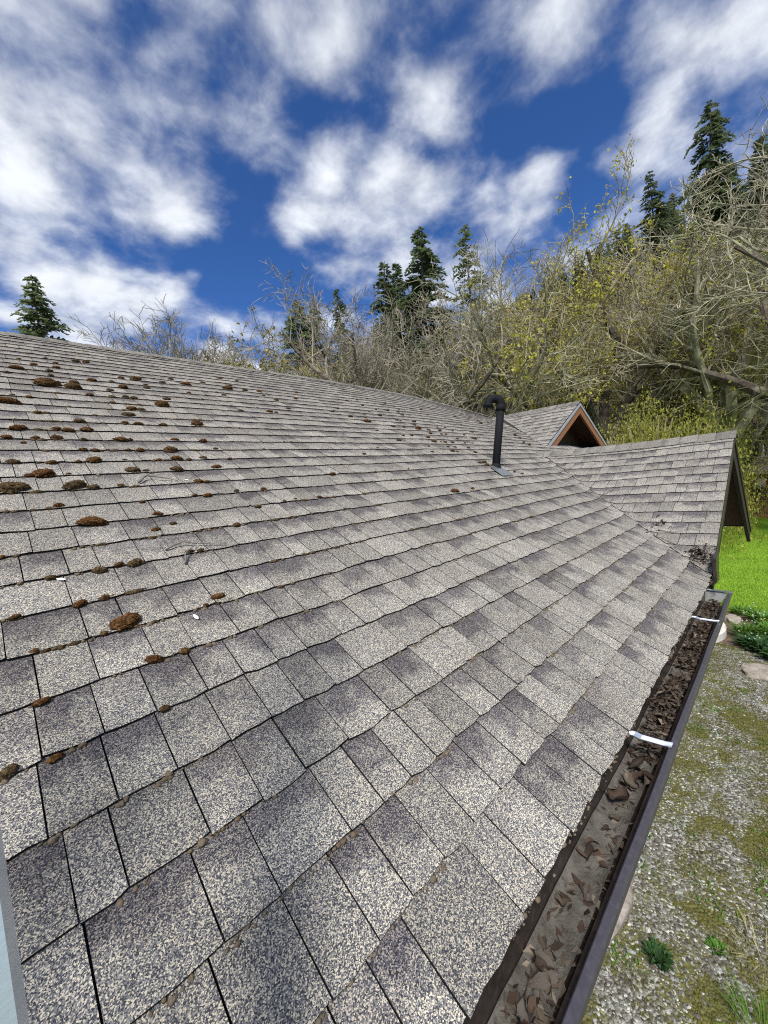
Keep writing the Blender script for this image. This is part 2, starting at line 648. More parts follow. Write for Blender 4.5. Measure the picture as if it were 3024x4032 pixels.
x = Mat("concrete", 0.85, spec=0.25)
p = x.pos()
c = x.ramp(x.noise(p, 9, 7, 0.7), [(0.3, (0.46, 0.44, 0.40)), (0.7, (0.66, 0.65, 0.61))])
x.base(c)
x.bump(x.noise(p, 120, 4), 0.25, 0.004)
M['concrete'] = x.m

x = Mat("field_stone", 0.9, spec=0.2)
p = x.pos()
x.base(x.ramp(x.noise(p, 11, 7, 0.75), [(0.3, (0.16, 0.14, 0.115)), (0.5, (0.30, 0.265, 0.225)), (0.7, (0.44, 0.40, 0.36))]))
x.bump(x.noise(p, 30, 6, 0.7), 0.8, 0.02)
M['stone'] = x.m

x = Mat("gazebo_shingle", 0.95, spec=0.1)
p = x.pos()
c = x.ramp(x.noise(p, 45, 4, 0.7), [(0.3, (0.17, 0.145, 0.105)), (0.7, (0.38, 0.33, 0.25))])
cb_ = x.N.new('ShaderNodeCombineColor')
t_ = x.attr('tint')
for i in range(3):
    x.L.new(t_, cb_.inputs[i])
x.base(x.mix(1.0, c, cb_.outputs[0], 'MULTIPLY'))
M['gaz_shingle'] = x.m

# ------------------------------------------------------------------ terrain
GZ = 0.0


def sstep(a, b, v):
    t = max(0.0, min(1.0, (v - a) / (b - a)))
    return t * t * (3 - 2 * t)


def terrain(x, y):
    """hillside beyond the gazebo, rising to the right of the view"""
    t = x * math.cos(R(8)) - y * math.sin(R(8))
    foot = 34 + 5 * mnoise.noise((x * 0.02, y * 0.02, 3.1))
    d = t - foot
    if d <= 0:
        return 0.0
    az = math.degrees(math.atan2(y, x))
    side = 1 - sstep(24, 42, az)
    h = d * 0.56 * sstep(0, 12, d) + 2.0 * mnoise.noise((x * 0.05, y * 0.05, 0.3)) * sstep(0, 20, d)
    h = min(h, 46 + 0.12 * d)
    return max(0.0, h * side)


mb = MB()
mb.box((-700, -700, -1.0), (900, 700, 0.0))
tag(mb.build("ground", M['field']), kind="structure")

mb = MB()
nx, ny = 70, 90
for i in range(nx + 1):
    for j in range(ny + 1):
        xx = 26 + (240 - 26) * (i / nx) ** 1.3
        yy = -130 + 290 * j / ny
        h = terrain(xx, yy)
        mb.v.append((xx, yy, h - 0.35 if h < 0.3 else h))
for i in range(nx):
    for j in range(ny):
        a = i * (ny + 1) + j
        mb.f.append((a, a + ny + 1, a + ny + 2, a + 1))
tag(mb.build("hillside", M['hill'], smooth=True), kind="structure")


def sheet(name, outline, z, mat, kind="structure"):
    b = MB()
    b.add([(px, py, z) for px, py in outline], [tuple(range(len(outline)))])
    o = b.build(name, mat)
    return tag(o, kind=kind)


rng = random.Random(11)


def blob(pts, amp, n=8, seed=1):
    r = random.Random(seed)
    out = []
    for i in range(len(pts)):
        a, b = pts[i], pts[(i + 1) % len(pts)]
        for k in range(n):
            t = k / n
            out.append((a[0] + (b[0] - a[0]) * t + r.uniform(-amp, amp), a[1] + (b[1] - a[1]) * t + r.uniform(-amp, amp)))
    return out


sheet("gravel_path", blob([(-3, -4), (9.4, -4), (9.6, 1.25), (-3, 1.25)], 0.10, 10, 2), 0.004, M['gravel_bed'])
sheet("planting_bed", blob([(8.75, -2.4), (11.3, -2.4), (11.1, 2.2), (8.9, 2.2)], 0.14, 8, 3), 0.008, M['soil'])
sheet("lawn", blob([(11.0, -14), (30, -14), (30, 16), (11.0, 16)], 0.12, 20, 4), 0.006, M['turf'])

# ------------------------------------------------------------------ house
TAN = 0.5215
TH = math.atan(TAN)
CT, ST = math.cos(TH), math.sin(TH)
EXP = 0.143                      # shingle exposure
YE, ZE = 0.329, 2.607            # eave
YR = 4.945                       # ridge
U0, U1 = -1.6, 11.0              # roof ends
WU, WZ, WY = 5.0, 3.585, 0.335   # front wing: ridge u, ridge z, rake y
GU, GZR, GY = 7.55, 4.52, 2.54   # upper gable
WV = 2.85                        # front valley: u - y
GV = GU - (GZR - ZE) / TAN - YE  # upper valley: u - y at the unsagged plane


def z_main(u, y):
    fr = (y - YE) / (YR - YE)
    s = 0.0098 * max(0.0, u - 3.2) ** 2 * max(0.0, fr)
    wob = 0.006 * mnoise.noise((u * 0.9, y * 0.9, 7.7)) * min(1, max(0, fr * 4))
    return ZE + TAN * (y - YE) - s + wob


def z_wing(u, y):
    return WZ - TAN * abs(WU - u) + 0.005 * mnoise.noise((u * 1.1, y * 1.1, 2.2)) - 0.012 * math.exp(-((y - 1.2) / 0.6) ** 2)


def z_gab(u, y):
    return GZR - TAN * abs(GU - u) + 0.005 * mnoise.noise((u * 1.1, y * 1.1, 5.2))


def smax(a, b, k):
    h = max(k - abs(a - b), 0.0) / k
    return max(a, b) + h * h * k * 0.25


def surf(kind, u, y):
    zm = z_main(u, y)
    if kind == 'main':
        z = zm
        if y < 2.4 and u < WU + 0.3:
            z = smax(z, z_wing(u, y), 0.07)
        if u > 5.6 and y > GY and u < GU:
            z = smax(z, z_gab(u, y), 0.05)
        return min(z, zm + 0.02)
    if kind == 'wing':
        return smax(z_wing(u, y), zm, 0.07) if u < WU else z_wing(u, y)
    return smax(z_gab(u, y), zm, 0.05) if u < GU else z_gab(u, y)


NRM = {'main': Vector((0, -ST, CT)), 'wing': Vector((-ST, 0, CT)), 'gab': Vector((-ST, 0, CT)), 'wingf': Vector((ST, 0, CT)), 'gabf': Vector((ST, 0, CT))}

house = empty("house", (2.0, 3.0, 0))
tag(house, "house with grey-brown shingle roof, brown gutter and two cross gables", "house")
HOFF = Vector((-2.0, -3.0, 0))    # parts are built in world coordinates


def hpart(b, name, mat, parent=None, smooth=False):
    """a house part: its mesh is in world coordinates, so undo the parent's offset"""
    return b.build(name, mat, parent or house, smooth, HOFF if parent is None else (0, 0, 0))


def rdeck(kind, x0, x1, y0, y1, nx, ny, keep, dz=-0.006, thick=0.05):
    b = MB()
    idx = {}

    def vid(i, j):
        if (i, j) not in idx:
            u = x0 + (x1 - x0) * i / nx
            y = y0 + (y1 - y0) * j / ny
            idx[(i, j)] = len(b.v)
            b.v.append((u, y, surf(kind if kind in ('main', 'wing', 'gab') else kind[:-1], u, y) + dz))
        return idx[(i, j)]
    for i in range(nx):
        for j in range(ny):
            uc = x0 + (x1 - x0) * (i + .5) / nx
            yc = y0 + (y1 - y0) * (j + .5) / ny
            if keep(uc, yc):
                b.f.append((vid(i, j), vid(i + 1, j), vid(i + 1, j + 1), vid(i, j + 1)))
    return b


def solid(o, t):
    md = o.modifiers.new("thickness", 'SOLIDIFY')
    md.thickness = t
    md.offset = -1
    return o


roof = hpart(rdeck('main', U0, U1, YE + 0.012, YR, 126, 48, lambda u, y: (u - y < WV + .25 and y < 2.25) or y > 2.2), "roof", M['felt'])
solid(roof, 0.03)
# the rear slope falls away behind the ridge
b = MB()
for i in range(41):
    u = U0 + (U1 - U0) * i / 40
    zr_ = z_main(u, YR) - 0.006
    b.v += [(u, YR, zr_), (u, 9.56, zr_ - TAN * (9.56 - YR))]
for i in range(40):
    b.f.append((2 * i, 2 * i + 2, 2 * i + 3, 2 * i + 1))
solid(hpart(b, "rear_roof", M['shingle']), 0.04)
wing_roof = hpart(rdeck('wing', 2.9, WU, WY + 0.01, 2.45, 24, 24, lambda u, y: u - y > WV - 0.25, -0.005), "wing_roof", M['felt'])
solid(wing_roof, 0.03)
gab_roof = hpart(rdeck('gab', 5.6, GU, GY + 0.01, 4.6, 22, 22, lambda u, y: u - y > GV - 0.3, -0.005), "upper_gable_roof", M['felt'])
solid(gab_roof, 0.03)

# ---- shingle tabs
ANCHOR = {0: [1.823], 1: [0.259, 0.437, 1.38], 2: [0.26, 0.409, 0.584, 0.757, 0.963, 1.523], 3: [.018, .08, 0.203, .302, 0.4, 0.659, 0.873, 1.096],
          4: [0.0, .097, .195, 0.301, .40, 0.488], 5: [0.009, .105, .20, 0.309, .4, 0.495, 1.12], 6: [0.124, 1.11]}


def course_cuts(i, a0, a1, r, anchors=None):
    """slot positions along a course; measured ones where the photo shows them"""
    cuts = sorted(anchors or [])
    out = []
    start = cuts[0] if cuts else a0 + r.uniform(0, .2)
    widths = lambda: r.choice((0.075, 0.09, 0.1, 0.1, 0.105, 0.115, 0.14, 0.19)) * r.uniform(0.93, 1.07)
    q = start
    while q > a0:
        out.append(q)
        q -= widths()
    for k in range(len(cuts) - 1):
        g = cuts[k + 1] - cuts[k]
        n = max(1, round(g / 0.108))
        for t in range(1, n):
            out.append(cuts[k] + g * (t + r.uniform(-.15, .15)) / n)
        out.append(cuts[k + 1])
    q = (cuts[-1] if cuts else start) + widths()
    while q < a1:
        out.append(q)
        q += widths()
    out = sorted(set([a0] + [c for c in out if a0 + .05 < c < a1 - .05] + [a1]))
    return out


def clip(poly, nx_, ny_, c):
    """keep the part of a polygon (x, y, z, t) with nx*x + ny*y >= c"""
    out = []
    n = len(poly)
    for i in range(n):
        a, b_ = poly[i], poly[(i + 1) % n]
        da, db = nx_ * a[0] + ny_ * a[1] - c, nx_ * b_[0] + ny_ * b_[1] - c
        if da >= 0:
            out.append(a)
        if (da > 0) != (db > 0) and abs(da - db) > 1e-12:
            t = da / (da - db)
            out.append(tuple(a[k] + (b_[k] - a[k]) * t for k in range(4)))
    return out


def proj(P):
    d = Vector(P) - CAM
    w = d.dot(_F)
    if w < 0.05:
        return None
    return (384 + 394.2 * d.dot(_R) / w * (3024 / 3024) * 1.0, 512 - 394.2 * d.dot(_U) / w)


TABS = []     # (area on screen, polys, tint, band)


def make_tab(kind, a0, a1, d0, r, planes):
    """one tab: a wavy top skin, its butt edge and two sides"""
    nn = NRM[kind]
    gap = r.choice((.0022, .0026, .003, .0034))
    skind = kind if kind in ('main', 'wing', 'gab') else kind[:-1]
    ncol = 4 if (a1 - a0) > 0.12 else 3
    ts = r.uniform(-0.0025, 0.0025)
    lift = r.uniform(0.0, 0.0012)
    curlL, curlR = r.uniform(-.0006, .0014), r.uniform(-.0006, .0014)
    rows = (0.0, 0.5, 1.16)
    grid = []
    skew = r.uniform(-.0007, .0007)
    for ri, tr in enumerate(rows):
        line = []
        for k in range(ncol + 1):
            q = k / ncol
            a = a0 + gap / 2 + (a1 - a0 - gap) * q + skew * tr
            wav = 0.004 * mnoise.noise((a * 1.7, d0 * 3.0, 1.3)) + 0.0022 * mnoise.noise((a * 11, d0 * 7, 4.3))
            dd = d0 + EXP * tr + wav + ts + (r.uniform(-.003, .003) if ri == 0 else 0)
            if ri == 0 and k in (0, ncol):
                dd += r.uniform(0, .004)
            off = 0.0098 - 0.0070 * tr / 1.16
            off += (lift + 0.0016 * mnoise.noise((a * 7, d0 * 9, 8.8)) + (curlL * (1 - q) ** 3 + curlR * q ** 3)) * (1 - tr * .8)
            if kind == 'main':
                u, y = a, YE + dd * CT
            elif kind == 'wing':
                u, y = WU - (2.4 - dd) * CT, a
            elif kind == 'wingf':
                u, y = WU + (2.4 - dd) * CT, a
            elif kind == 'gab':
                u, y = GU - (2.4 - dd) * CT, a
            else:
                u, y = GU + (2.4 - dd) * CT, a
            z = surf(skind, u, y)
            line.append((u + nn.x * off, y + nn.y * off, z + nn.z * off, min(1.0, tr)))
        grid.append(line)
    under = [(p_[0] - nn.x * .0084, p_[1] - nn.y * .0084, p_[2] - nn.z * .0084, -1.0) for p_ in grid[0]]
    polys = []
    for ri in range(2):
        for k in range(ncol):
            polys.append([grid[ri][k], grid[ri][k + 1], grid[ri + 1][k + 1], grid[ri + 1][k]])
    for k in range(ncol):
        polys.append([under[k], under[k + 1], (*grid[0][k + 1][:3], -1.0), (*grid[0][k][:3], -1.0)])
    for k in (0, ncol):
        q0, q1, q2 = ((*grid[j][k][:3], -1.0) for j in range(3))
        lo1 = (q1[0] - nn.x * .005, q1[1] - nn.y * .005, q1[2] - nn.z * .005, -1.0)
        polys.append([under[k], q0, q1, lo1] if k == 0 else [q0, under[k], lo1, q1])
        lo2 = (q2[0] - nn.x * .003, q2[1] - nn.y * .003, q2[2] - nn.z * .003, -1.0)
        polys.append([lo1, q1, q2, lo2] if k == 0 else [q1, lo1, lo2, q2])
    for (px, py, c) in planes:
        polys = [q for q in (clip(pl, px, py, c) for pl in polys) if len(q) >= 3]
        if not polys:
            return
    c4 = [proj(q[:3]) for q in (grid[0][0], grid[0][-1], grid[1][-1], grid[1][0])]
    area = 0.0
    if all(c4):
        cx_ = sum(q[0] for q in c4) / 4
        cy_ = sum(q[1] for q in c4) / 4
        if -20 < cx_ < 790 and -10 < cy_ < 1040:
            area = abs(sum(c4[i][0] * c4[(i + 1) % 4][1] - c4[(i + 1) % 4][0] * c4[i][1] for i in range(4)))
    tint = r.choice((0.80, 0.88, 0.93, 0.97, 1.0, 1.04, 1.08, 1.15)) * r.uniform(0.95, 1.05)
    band = r.choice((0.15, 0.5, 0.8, 1.0, 1.0))
    TABS.append((area if kind == 'main' else 0.0, polys, tint, band))


rt = random.Random(5)
for i in range(-1, 37):
    d0 = i * EXP
    if i < 0:
        continue
    yb = YE + d0 * CT
    for a0, a1 in zip(*(lambda c: (c[:-1], c[1:]))(course_cuts(i, U0, U1 - 0.5, rt, ANCHOR.get(i)))):
        if yb > YR - 0.02:
            continue
        planes = [(0, -1, -YR)] if yb > YR - .2 else []
        ym = yb + EXP * CT
        if yb < WZ and yb < 2.2 and a1 > yb + WV - 0.15:
            if a0 > ym + WV + 0.1 and ym < 2.15:
                continue
            if yb < 2.16:
                planes.append((-1, 1, -WV - 0.03))
        if yb > GY - 0.05 and yb < 4.15 and a1 > yb + GV - .2:
            if a0 > ym + GV + .25 and a0 < 2 * GU - ym - GV:
                continue
            if a0 < GU:
                planes.append((-1, 1, -GV - 0.14))
        make_tab('main', a0, a1, d0, rt, planes)
for i in range(0, 17):
    d0 = 2.4 - 0.075 - (i + 1) * EXP + 0.03
    cuts = course_cuts(i, WY - 0.012, 2.7, rt)
    for a0, a1 in zip(cuts[:-1], cuts[1:]):
        make_tab('wing', a0, a1, d0, rt, [(1, -1, WV - 0.03)])
    for a0, a1 in zip(cuts[:-1], cuts[1:]):
        if i < 19:
            make_tab('wingf', a0, a1, d0, rt, [])
    cuts = course_cuts(i, GY - 0.012, 4.7, rt)
    for a0, a1 in zip(cuts[:-1], cuts[1:]):
        make_tab('gab', a0, a1, d0, rt, [(1, -1, GV - 0.1)])
        if i < 13:
            make_tab('gabf', a0, a1, d0, rt, [(-1, -1, -(2 * GU - GV) - 0.2)])

TABS.sort(key=lambda t: -t[0])


def tab_into(b, polys, tint, band, c=(0, 0, 0)):
    for pl in polys:
        n = len(b.v)
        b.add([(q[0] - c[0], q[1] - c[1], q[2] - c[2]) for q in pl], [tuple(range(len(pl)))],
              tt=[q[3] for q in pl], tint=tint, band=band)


def weld(me):
    bm = bmesh.new()
    bm.from_mesh(me)
    pass
    bm.to_mesh(me)
    bm.free()


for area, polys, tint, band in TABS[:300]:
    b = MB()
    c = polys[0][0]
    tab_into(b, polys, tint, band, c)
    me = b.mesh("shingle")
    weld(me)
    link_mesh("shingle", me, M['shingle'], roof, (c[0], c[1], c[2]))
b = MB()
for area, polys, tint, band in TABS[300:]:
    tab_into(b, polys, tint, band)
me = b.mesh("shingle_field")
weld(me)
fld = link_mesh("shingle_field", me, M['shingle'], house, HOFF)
tag(fld, "farther roof shingles too small to tell apart", kind="stuff")


# ---- ridge caps: bent pieces lapped along each ridge
def ridge_caps(parent, p0, p1, zf, side_tan, seed, rev=False):
    r = random.Random(seed)
    p0, p1 = Vector(p0), Vector(p1)
    L_ = (p1 - p0).length
    d = (p1 - p0).normalized()
    s = Vector((-d.y, d.x, 0))
    n = int(L_ / EXP)
    for k in range(n):
        a0 = k * EXP
        b = MB()
        vs, tts = [], []
        ln = EXP * 1.45
        hw = 0.135 * r.uniform(.96, 1.04)
        jit = r.uniform(-.006, .006)
        rot = r.uniform(-.01, .01)
        tiltq = r.uniform(0.0, .004)
        for (t, off) in ((0.0, 0.018), (0.5, .0155), (1.0, 0.010)):
            for q in (-1.0, -0.45, 0.0, 0.45, 1.0):
                pt = p0 + d * (a0 + jit + ln * t) + s * (q * hw + rot * (t - .5))
                pt.z = zf(pt.x, pt.y) - abs(q) * hw * side_tan * (1 - .06 * (1 - abs(q))) + off + tiltq * (1 - t) + (0.004 if q == 0 else 0)
                vs.append(pt)
                tts.append(t)
        low = [v - Vector((0, 0, 0.010)) for v in vs[:5]]
        n0 = len(vs)
        vs = vs + low
        tts += [0] * 5
        fs = []
        for rr in range(2):
            for q in range(4):
                fs.append((rr * 5 + q, rr * 5 + q + 1, rr * 5 + q + 6, rr * 5 + q + 5))
        for q in range(4):
            fs.append((n0 + q, n0 + q + 1, q + 1, q))
        c = vs[2].copy()
        b.add([tuple(v - c) for v in vs], fs, tt=tts, tint=r.uniform(.62, .9), band=r.uniform(.2, .8))
        link_mesh("ridge_cap", b.mesh("ridge_cap"), M['shingle'], parent, tuple(c))


ridge_caps(roof, (U0, YR, 0), (10.6, YR, 0), lambda u, y: z_main(u, YR), TAN, 3)
ridge_caps(wing_roof, (WU, WY - .02, 0), (WU, 2.25, 0), lambda u, y: WZ - .012 * math.exp(-((y - 1.2) / .6) ** 2), TAN, 4)
ridge_caps(gab_roof, (GU, GY - .02, 0), (GU, 4.25, 0), lambda u, y: GZR, TAN, 6)

# far slopes of the two gables: decks under their shingles
for kind, gu, gz, y0, y1, run in (('wingf', WU, WZ, WY + .01, 3.4, 2.25), ('gabf', GU, GZR, GY + .01, 4.5, 1.9)):
    b = MB()
    b.add([(gu, y0, gz - .006), (gu + run, y0, gz - .006 - run * TAN), (gu + run, y1, gz - .006 - run * TAN), (gu, y1, gz - .006)], [(0, 1, 2, 3)])
    solid(hpart(b, "far_slope", M['felt']), 0.03)

# ---- eave trim, walls, gables
b = MB()
b.box((U0, YE + 0.02, ZE - 0.235), (3.28, YE + 0.045, ZE - 0.020))
hpart(b, "fascia_board", M['wood_black'])
b = MB()
b.box((U0, YE + 0.045, ZE - 0.215), (3.28, 1.32, ZE - 0.195))
hpart(b, "soffit", M['wood_dark'])


def board_wall(name, u0, u1, y, z0, ztop, step=0.19, mat='wood_dark', pk=None):
    root = MB()
    top = [u1, u0] if pk is None else [u1, pk, u0]
    pts = [(u0, y + .02, z0), (u1, y + .02, z0)] + [(q, y + .02, max(z0 + .005, ztop(q) - .01)) for q in top]
    root.add(pts, [tuple(range(len(pts)))])
    w = hpart(root, name, M['wood_black'])
    solid(w, 0.05)
    q = u0
    while q < u1 - 0.02:
        e_ = min(q + step, u1) - 0.006
        bb = MB()
        za, zb = ztop(q), ztop(e_)
        if min(za, zb) > z0 + .02 or max(za, zb) > z0 + .05:
            za, zb = max(za, z0 + .01), max(zb, z0 + .01)
            bb.add([(0, y, z0), (e_ - q, y, z0), (e_ - q, y, zb), (0, y, za), (0, y + .018, z0), (e_ - q, y + .018, z0), (e_ - q, y + .018, zb), (0, y + .018, za)],
                   [(0, 1, 2, 3), (5, 4, 7, 6), (1, 5, 6, 2), (4, 0, 3, 7), (3, 2, 6, 7)])
            link_mesh("siding_board", bb.mesh("siding_board"), M[mat], w, (q, 0, 0))
        q += step
    return w


board_wall("front_wall", U0 + .3, 3.3, 1.32, 0.0, lambda u: ZE - 0.2, 0.24)
board_wall("wing_wall", 3.3, 6.75, 1.25, 0.0, lambda u: WZ - TAN * abs(u - WU) - 0.06, 0.2, pk=WU)
board_wall("upper_gable_wall", GU - 1.55, GU + 1.55, GY + 0.42, GZR - .95, lambda u: GZR - TAN * abs(u - GU) - 0.05, 0.17, pk=GU)
b = MB()
b.box((U0 + .3, 1.36, 0), (U0 + .36, 8.8, ZE - .2))
b.box((U0 + .36, 8.74, 0), (10.6, 8.8, ZE - .2))
b.box((10.54, 2.96, 0), (10.6, 8.74, ZE - .2))
hpart(b, "rear_wall", M['wood_dark'])
b = MB()
b.box((6.78, 2.9, 0), (10.54, 2.96, ZE + .9))
hpart(b, "side_wall", M['wood_dark'])


def rake(gu, gz, y, runL, runR, w, mat, drop=0.05, thick=0.035, name="rake_board", edge='drip', reveal=0.0):
    for sgn, run in ((-1, runL), (1, runR)):
        bb = MB()
        n = Vector((sgn * ST, 0, CT))
        d = Vector((sgn * CT, 0, -ST))
        top = Vector((gu, y, gz)) + Vector((0, 0, -drop))
        ln = run / CT
        v = []
        for yy in (y + reveal, y + reveal + thick):
            a = Vector((gu + (0.0015 * sgn), yy, gz - drop))
            v += [a, a + d * ln, a + d * (ln - 0.12 * 0) - n * w, Vector((gu + 0.0015 * sgn, yy, gz - drop - w / CT))]
        bb.add([tuple(q) for q in v], [(0, 1, 2, 3), (7, 6, 5, 4), (0, 4, 5, 1), (1, 5, 6, 2), (2, 6, 7, 3), (3, 7, 4, 0)])
        o = bevel(hpart(bb, name, mat), 0.003)
        if edge:
            de = MB()
            v = []
            for yy in (y + reveal - 0.012, y + reveal + thick + .01):
                a = Vector((gu + (0.001 * sgn), yy, gz - drop + .014))
                v += [a, a + d * (ln - .01), a + d * (ln - .01) - n * .045, Vector((gu + .001 * sgn, yy, gz - drop + .014 - .045 / CT))]
            de.add([tuple(q) for q in v], [(0, 1, 2, 3), (7, 6, 5, 4), (0, 4, 5, 1), (1, 5, 6, 2), (2, 6, 7, 3), (3, 7, 4, 0)])
            link_mesh("drip_edge", de.mesh("drip_edge"), M[edge], o)


rake(WU, WZ, WY, 1.76, 2.38, 0.17, M['wood_black'], 0.035, edge='gutter')
rake(GU, GZR, GY, 1.55, 1.7, 0.15, M['wood_red'], 0.035)
# underside boards of the two gable overhangs
for gu, gz, y0, y1, rl, rr in ((WU, WZ, WY + .04, 1.25, 1.7, 2.2), (GU, GZR, GY + .04, GY + .42, 1.5, 1.6)):
    for sgn, run in ((-1, rl), (1, rr)):
        k = 0
        q = 0.03
        while q < run - .1:
            e_ = min(q + 0.14, run)
            b = MB()
            z_a, z_b = gz - .052 - q * TAN, gz - .052 - e_ * TAN
            b.add([(gu + sgn * q, y0, z_a), (gu + sgn * (e_ - .006), y0, z_b), (gu + sgn * (e_ - .006), y1, z_b), (gu + sgn * q, y1, z_a)], [(0, 1, 2, 3) if sgn > 0 else (3, 2, 1, 0)])
            o = hpart(b, "soffit_board", M['wood_dark'])
            solid(o, 0.012)
            q = e_
# the metal plate that closes the lower end of the wing's rake
b = MB()
b.add([(3.13, 0.300, 2.755), (3.16, 0.300, 2.595), (3.16, 0.318, 2.575), (3.13, 0.318, 2.755), (3.29, .300, 2.77), (3.29, .300, 2.58), (3.29, .318, 2.57), (3.29, .318, 2.77)],
      [(0, 1, 5, 4), (3, 7, 6, 2), (0, 3, 2, 1), (4, 5, 6, 7), (0, 4, 7, 3), (1, 2, 6, 5)])
hpart(b, "rake_end_plate", M['gutter'])

# ---- gutter
GU0, GU1 = U0, 3.03
zb = ZE - 0.122
prof = [(YE + 0.018, ZE - 0.018), (YE + 0.018, zb + 0.004), (YE + .006, zb), (0.282, zb), (0.270, zb + 0.006), (0.258, zb + 0.045), (0.2375, 2.545), (0.2372, 2.571), (0.240, 2.575), (0.226, 2.575), (0.221, 2.569), (0.220, 2.545)]
outer = [(y - 0.0016, z) for y, z in prof]


def extrude(prof_, u0, u1, t=0.0016):
    b_ = MB()
    n_ = len(prof_)
    b_.v = [(u0, y, z) for y, z in prof_] + [(u1, y, z) for y, z in prof_]
    for k in range(n_ - 1):
        b_.f.append((k, k + 1, n_ + k + 1, n_ + k))
    return b_


gut = hpart(extrude(prof[:8], GU0, GU1), "gutter", M['gutter'], smooth=False)
solid(gut, 0.0016)
lipb = MB()
lp = [(0.2380, 2.552), (0.2375, 2.5735), (0.2350, 2.5765), (0.2240, 2.5765), (0.2200, 2.5725), (0.2195, 2.558), (0.2225, 2.558), (0.2235, 2.5685), (0.2350, 2.5690), (0.2355, 2.552)]
nl = len(lp)
segs = 30
for s_ in range(segs + 1):
    u = GU0 + (GU1 - GU0) * s_ / segs
    wy = 0.0022 * mnoise.noise((u * 2.2, 0, 5)) + .004 * math.exp(-((u - 1.9) / .15) ** 2) * -0.5
    lipb.v += [(u, y + wy, z + 0.0015 * mnoise.noise((u * 1.7, 3, 5))) for y, z in lp]
for s_ in range(segs):
    for k in range(nl):
        a, c_ = s_ * nl + k, s_ * nl + (k + 1) % nl
        lipb.f.append((a, a + nl, c_ + nl, c_))
lipb.f.append(tuple(range(nl)))
lipb.f.append(tuple(reversed(range(segs * nl, segs * nl + nl))))
lip = lipb.build("gutter_lip", M['lip'], gut)
face = MB()
face.v = [(GU0, .2215, 2.560), (GU1, .2215, 2.560), (GU1, .236, 2.52), (GU0, .236, 2.52), (GU0, .268, zb - .002), (GU1, .268, zb - .002)]
face.f = [(0, 3, 2, 1), (3, 4, 5, 2)]
face.build("gutter_face", M['gutter'], gut)
cap = MB()
cp = [(YE + .017, ZE - .02), (YE + .017, zb + .001), (.283, zb + .001), (.264, zb + .04), (.246, 2.546), (.242, 2.5695)]
cap.v = [(GU1 - .004, y, z) for y, z in cp] + [(GU1 + .004, y, z) for y, z in cp]
n_ = len(cp)
cap.f = [tuple(range(n_)), tuple(reversed(range(n_, 2 * n_)))] + [(k, (k + 1) % n_ + 0, (k + 1) % n_ + n_, k + n_) for k in range(n_)]
cap.build("end_cap", M['zinc'], gut)
capr = MB()
capr.beam((GU1, .352, 2.580), (GU1, .217, 2.579), .022, .004)
capr.build("end_cap_flange", M['galv'], gut)

HANG = (-0.02 - .0, 1.265, 2.425)
for hu in (0.08 - .9, 1.265, 2.425):
    hb = MB()
    ptsA = [Vector((hu - .012, YE + .035, 2.592)), Vector((hu + .004, YE - .012, 2.5905)), Vector((hu + .012, YE - .028, 2.582)), Vector((hu + .026, .246, 2.5775)), Vector((hu + .03, .2285, 2.579))]
    wv = Vector((0.0125, 0, 0))
    vs, fs = [], []
    for k, q in enumerate(ptsA):
        lift = .0
        for dx, dz in ((-1, .0045), (-.82, 0), (-.3, .0), (0, .0028), (.3, 0), (.82, 0), (1, .0045)):
            vs.append((q.x + wv.x * dx, q.y, q.z + dz))
    for k in range(len(ptsA) - 1):
        for j in range(6):
            fs.append((k * 7 + j, k * 7 + j + 1, k * 7 + 8 + j, k * 7 + 7 + j))
    hb.add(vs, fs)
    o = hb.build("gutter_hanger", M['galv'], gut)
    solid(o, 0.0016)

# silt lying along the gutter floor
b = MB()
ns = 120
rs = random.Random(9)
for s_ in range(ns + 1):
    u = GU0 + .01 + (GU1 - GU0 - .02) * s_ / ns
    for k in range(7):
        t = k / 6
        y = 0.271 + (YE + .0165 - .271) * t
        pile = 0.012 * math.exp(-((u - 1.62) / .22) ** 2) + 0.012 * math.exp(-((u - 2.75) / .25) ** 2) + .01 * math.exp(-((u - .95) / .2) ** 2)
        b.v.append((u, y, zb + .014 + .006 * mnoise.noise((u * 9, y * 30, 1)) + .004 * mnoise.noise((u * 40, y * 60, 2)) + pile + (.008 if k in (0, 6) else 0)))
for s_ in range(ns):
    for k in range(6):
        a = s_ * 7 + k
        b.f.append((a, a + 7, a + 8, a + 1))
o = b.build("gutter_silt", M['silt'], None, True)
tag(o, "grey silt and grit settled along the gutter floor", "silt", kind="stuff")

# ---- vent pipe
vp = empty("vent_pipe", (0, 0, 0))
vp.parent = house
vp.location = HOFF
pb = Vector((3.399, 1.918, 3.436))
pt_ = Vector((3.499, 1.882, 4.010))
ax = (pt_ - pb).normalized()
lft = (-_R - ax * (-_R).dot(ax)).normalized()
rp = 0.0365
b = MB()
b.tube([pb - ax * .05, pb + ax * .3, pt_], rp, 20)
b.build("pipe", M['abs'], vp, True)
b = MB()
br = 0.062
bend = [pt_ - ax * .01, pt_ + ax * .012]
for k in range(0, 13):
    a = math.pi * k / 12
    bend.append(pt_ + ax * (.015 + br * math.sin(a)) + lft * (br - br * math.cos(a)))
bend.append(bend[-1] - ax * .022)
b.tube(bend, [rp + .004] * len(bend), 20)
e1 = MB()
b.build("return_bend", M['abs'], vp, True)
for c0, c1 in ((pt_ - ax * .035, pt_ + ax * .018), (bend[-1] - ax * .004, bend[-1] + ax * .03)):
    b = MB()
    b.tube([c0, c0 + (c1 - c0) * .5, c1], [rp + .0075] * 3, 20)
    b.build("coupling", M['abs'], vp, True)
b = MB()
ring = []
b.tube([pb - ax * .035, pb - ax * .005, pb + ax * .022, pb + ax * .045], [.07, .058, .045, .0385], 20, False)
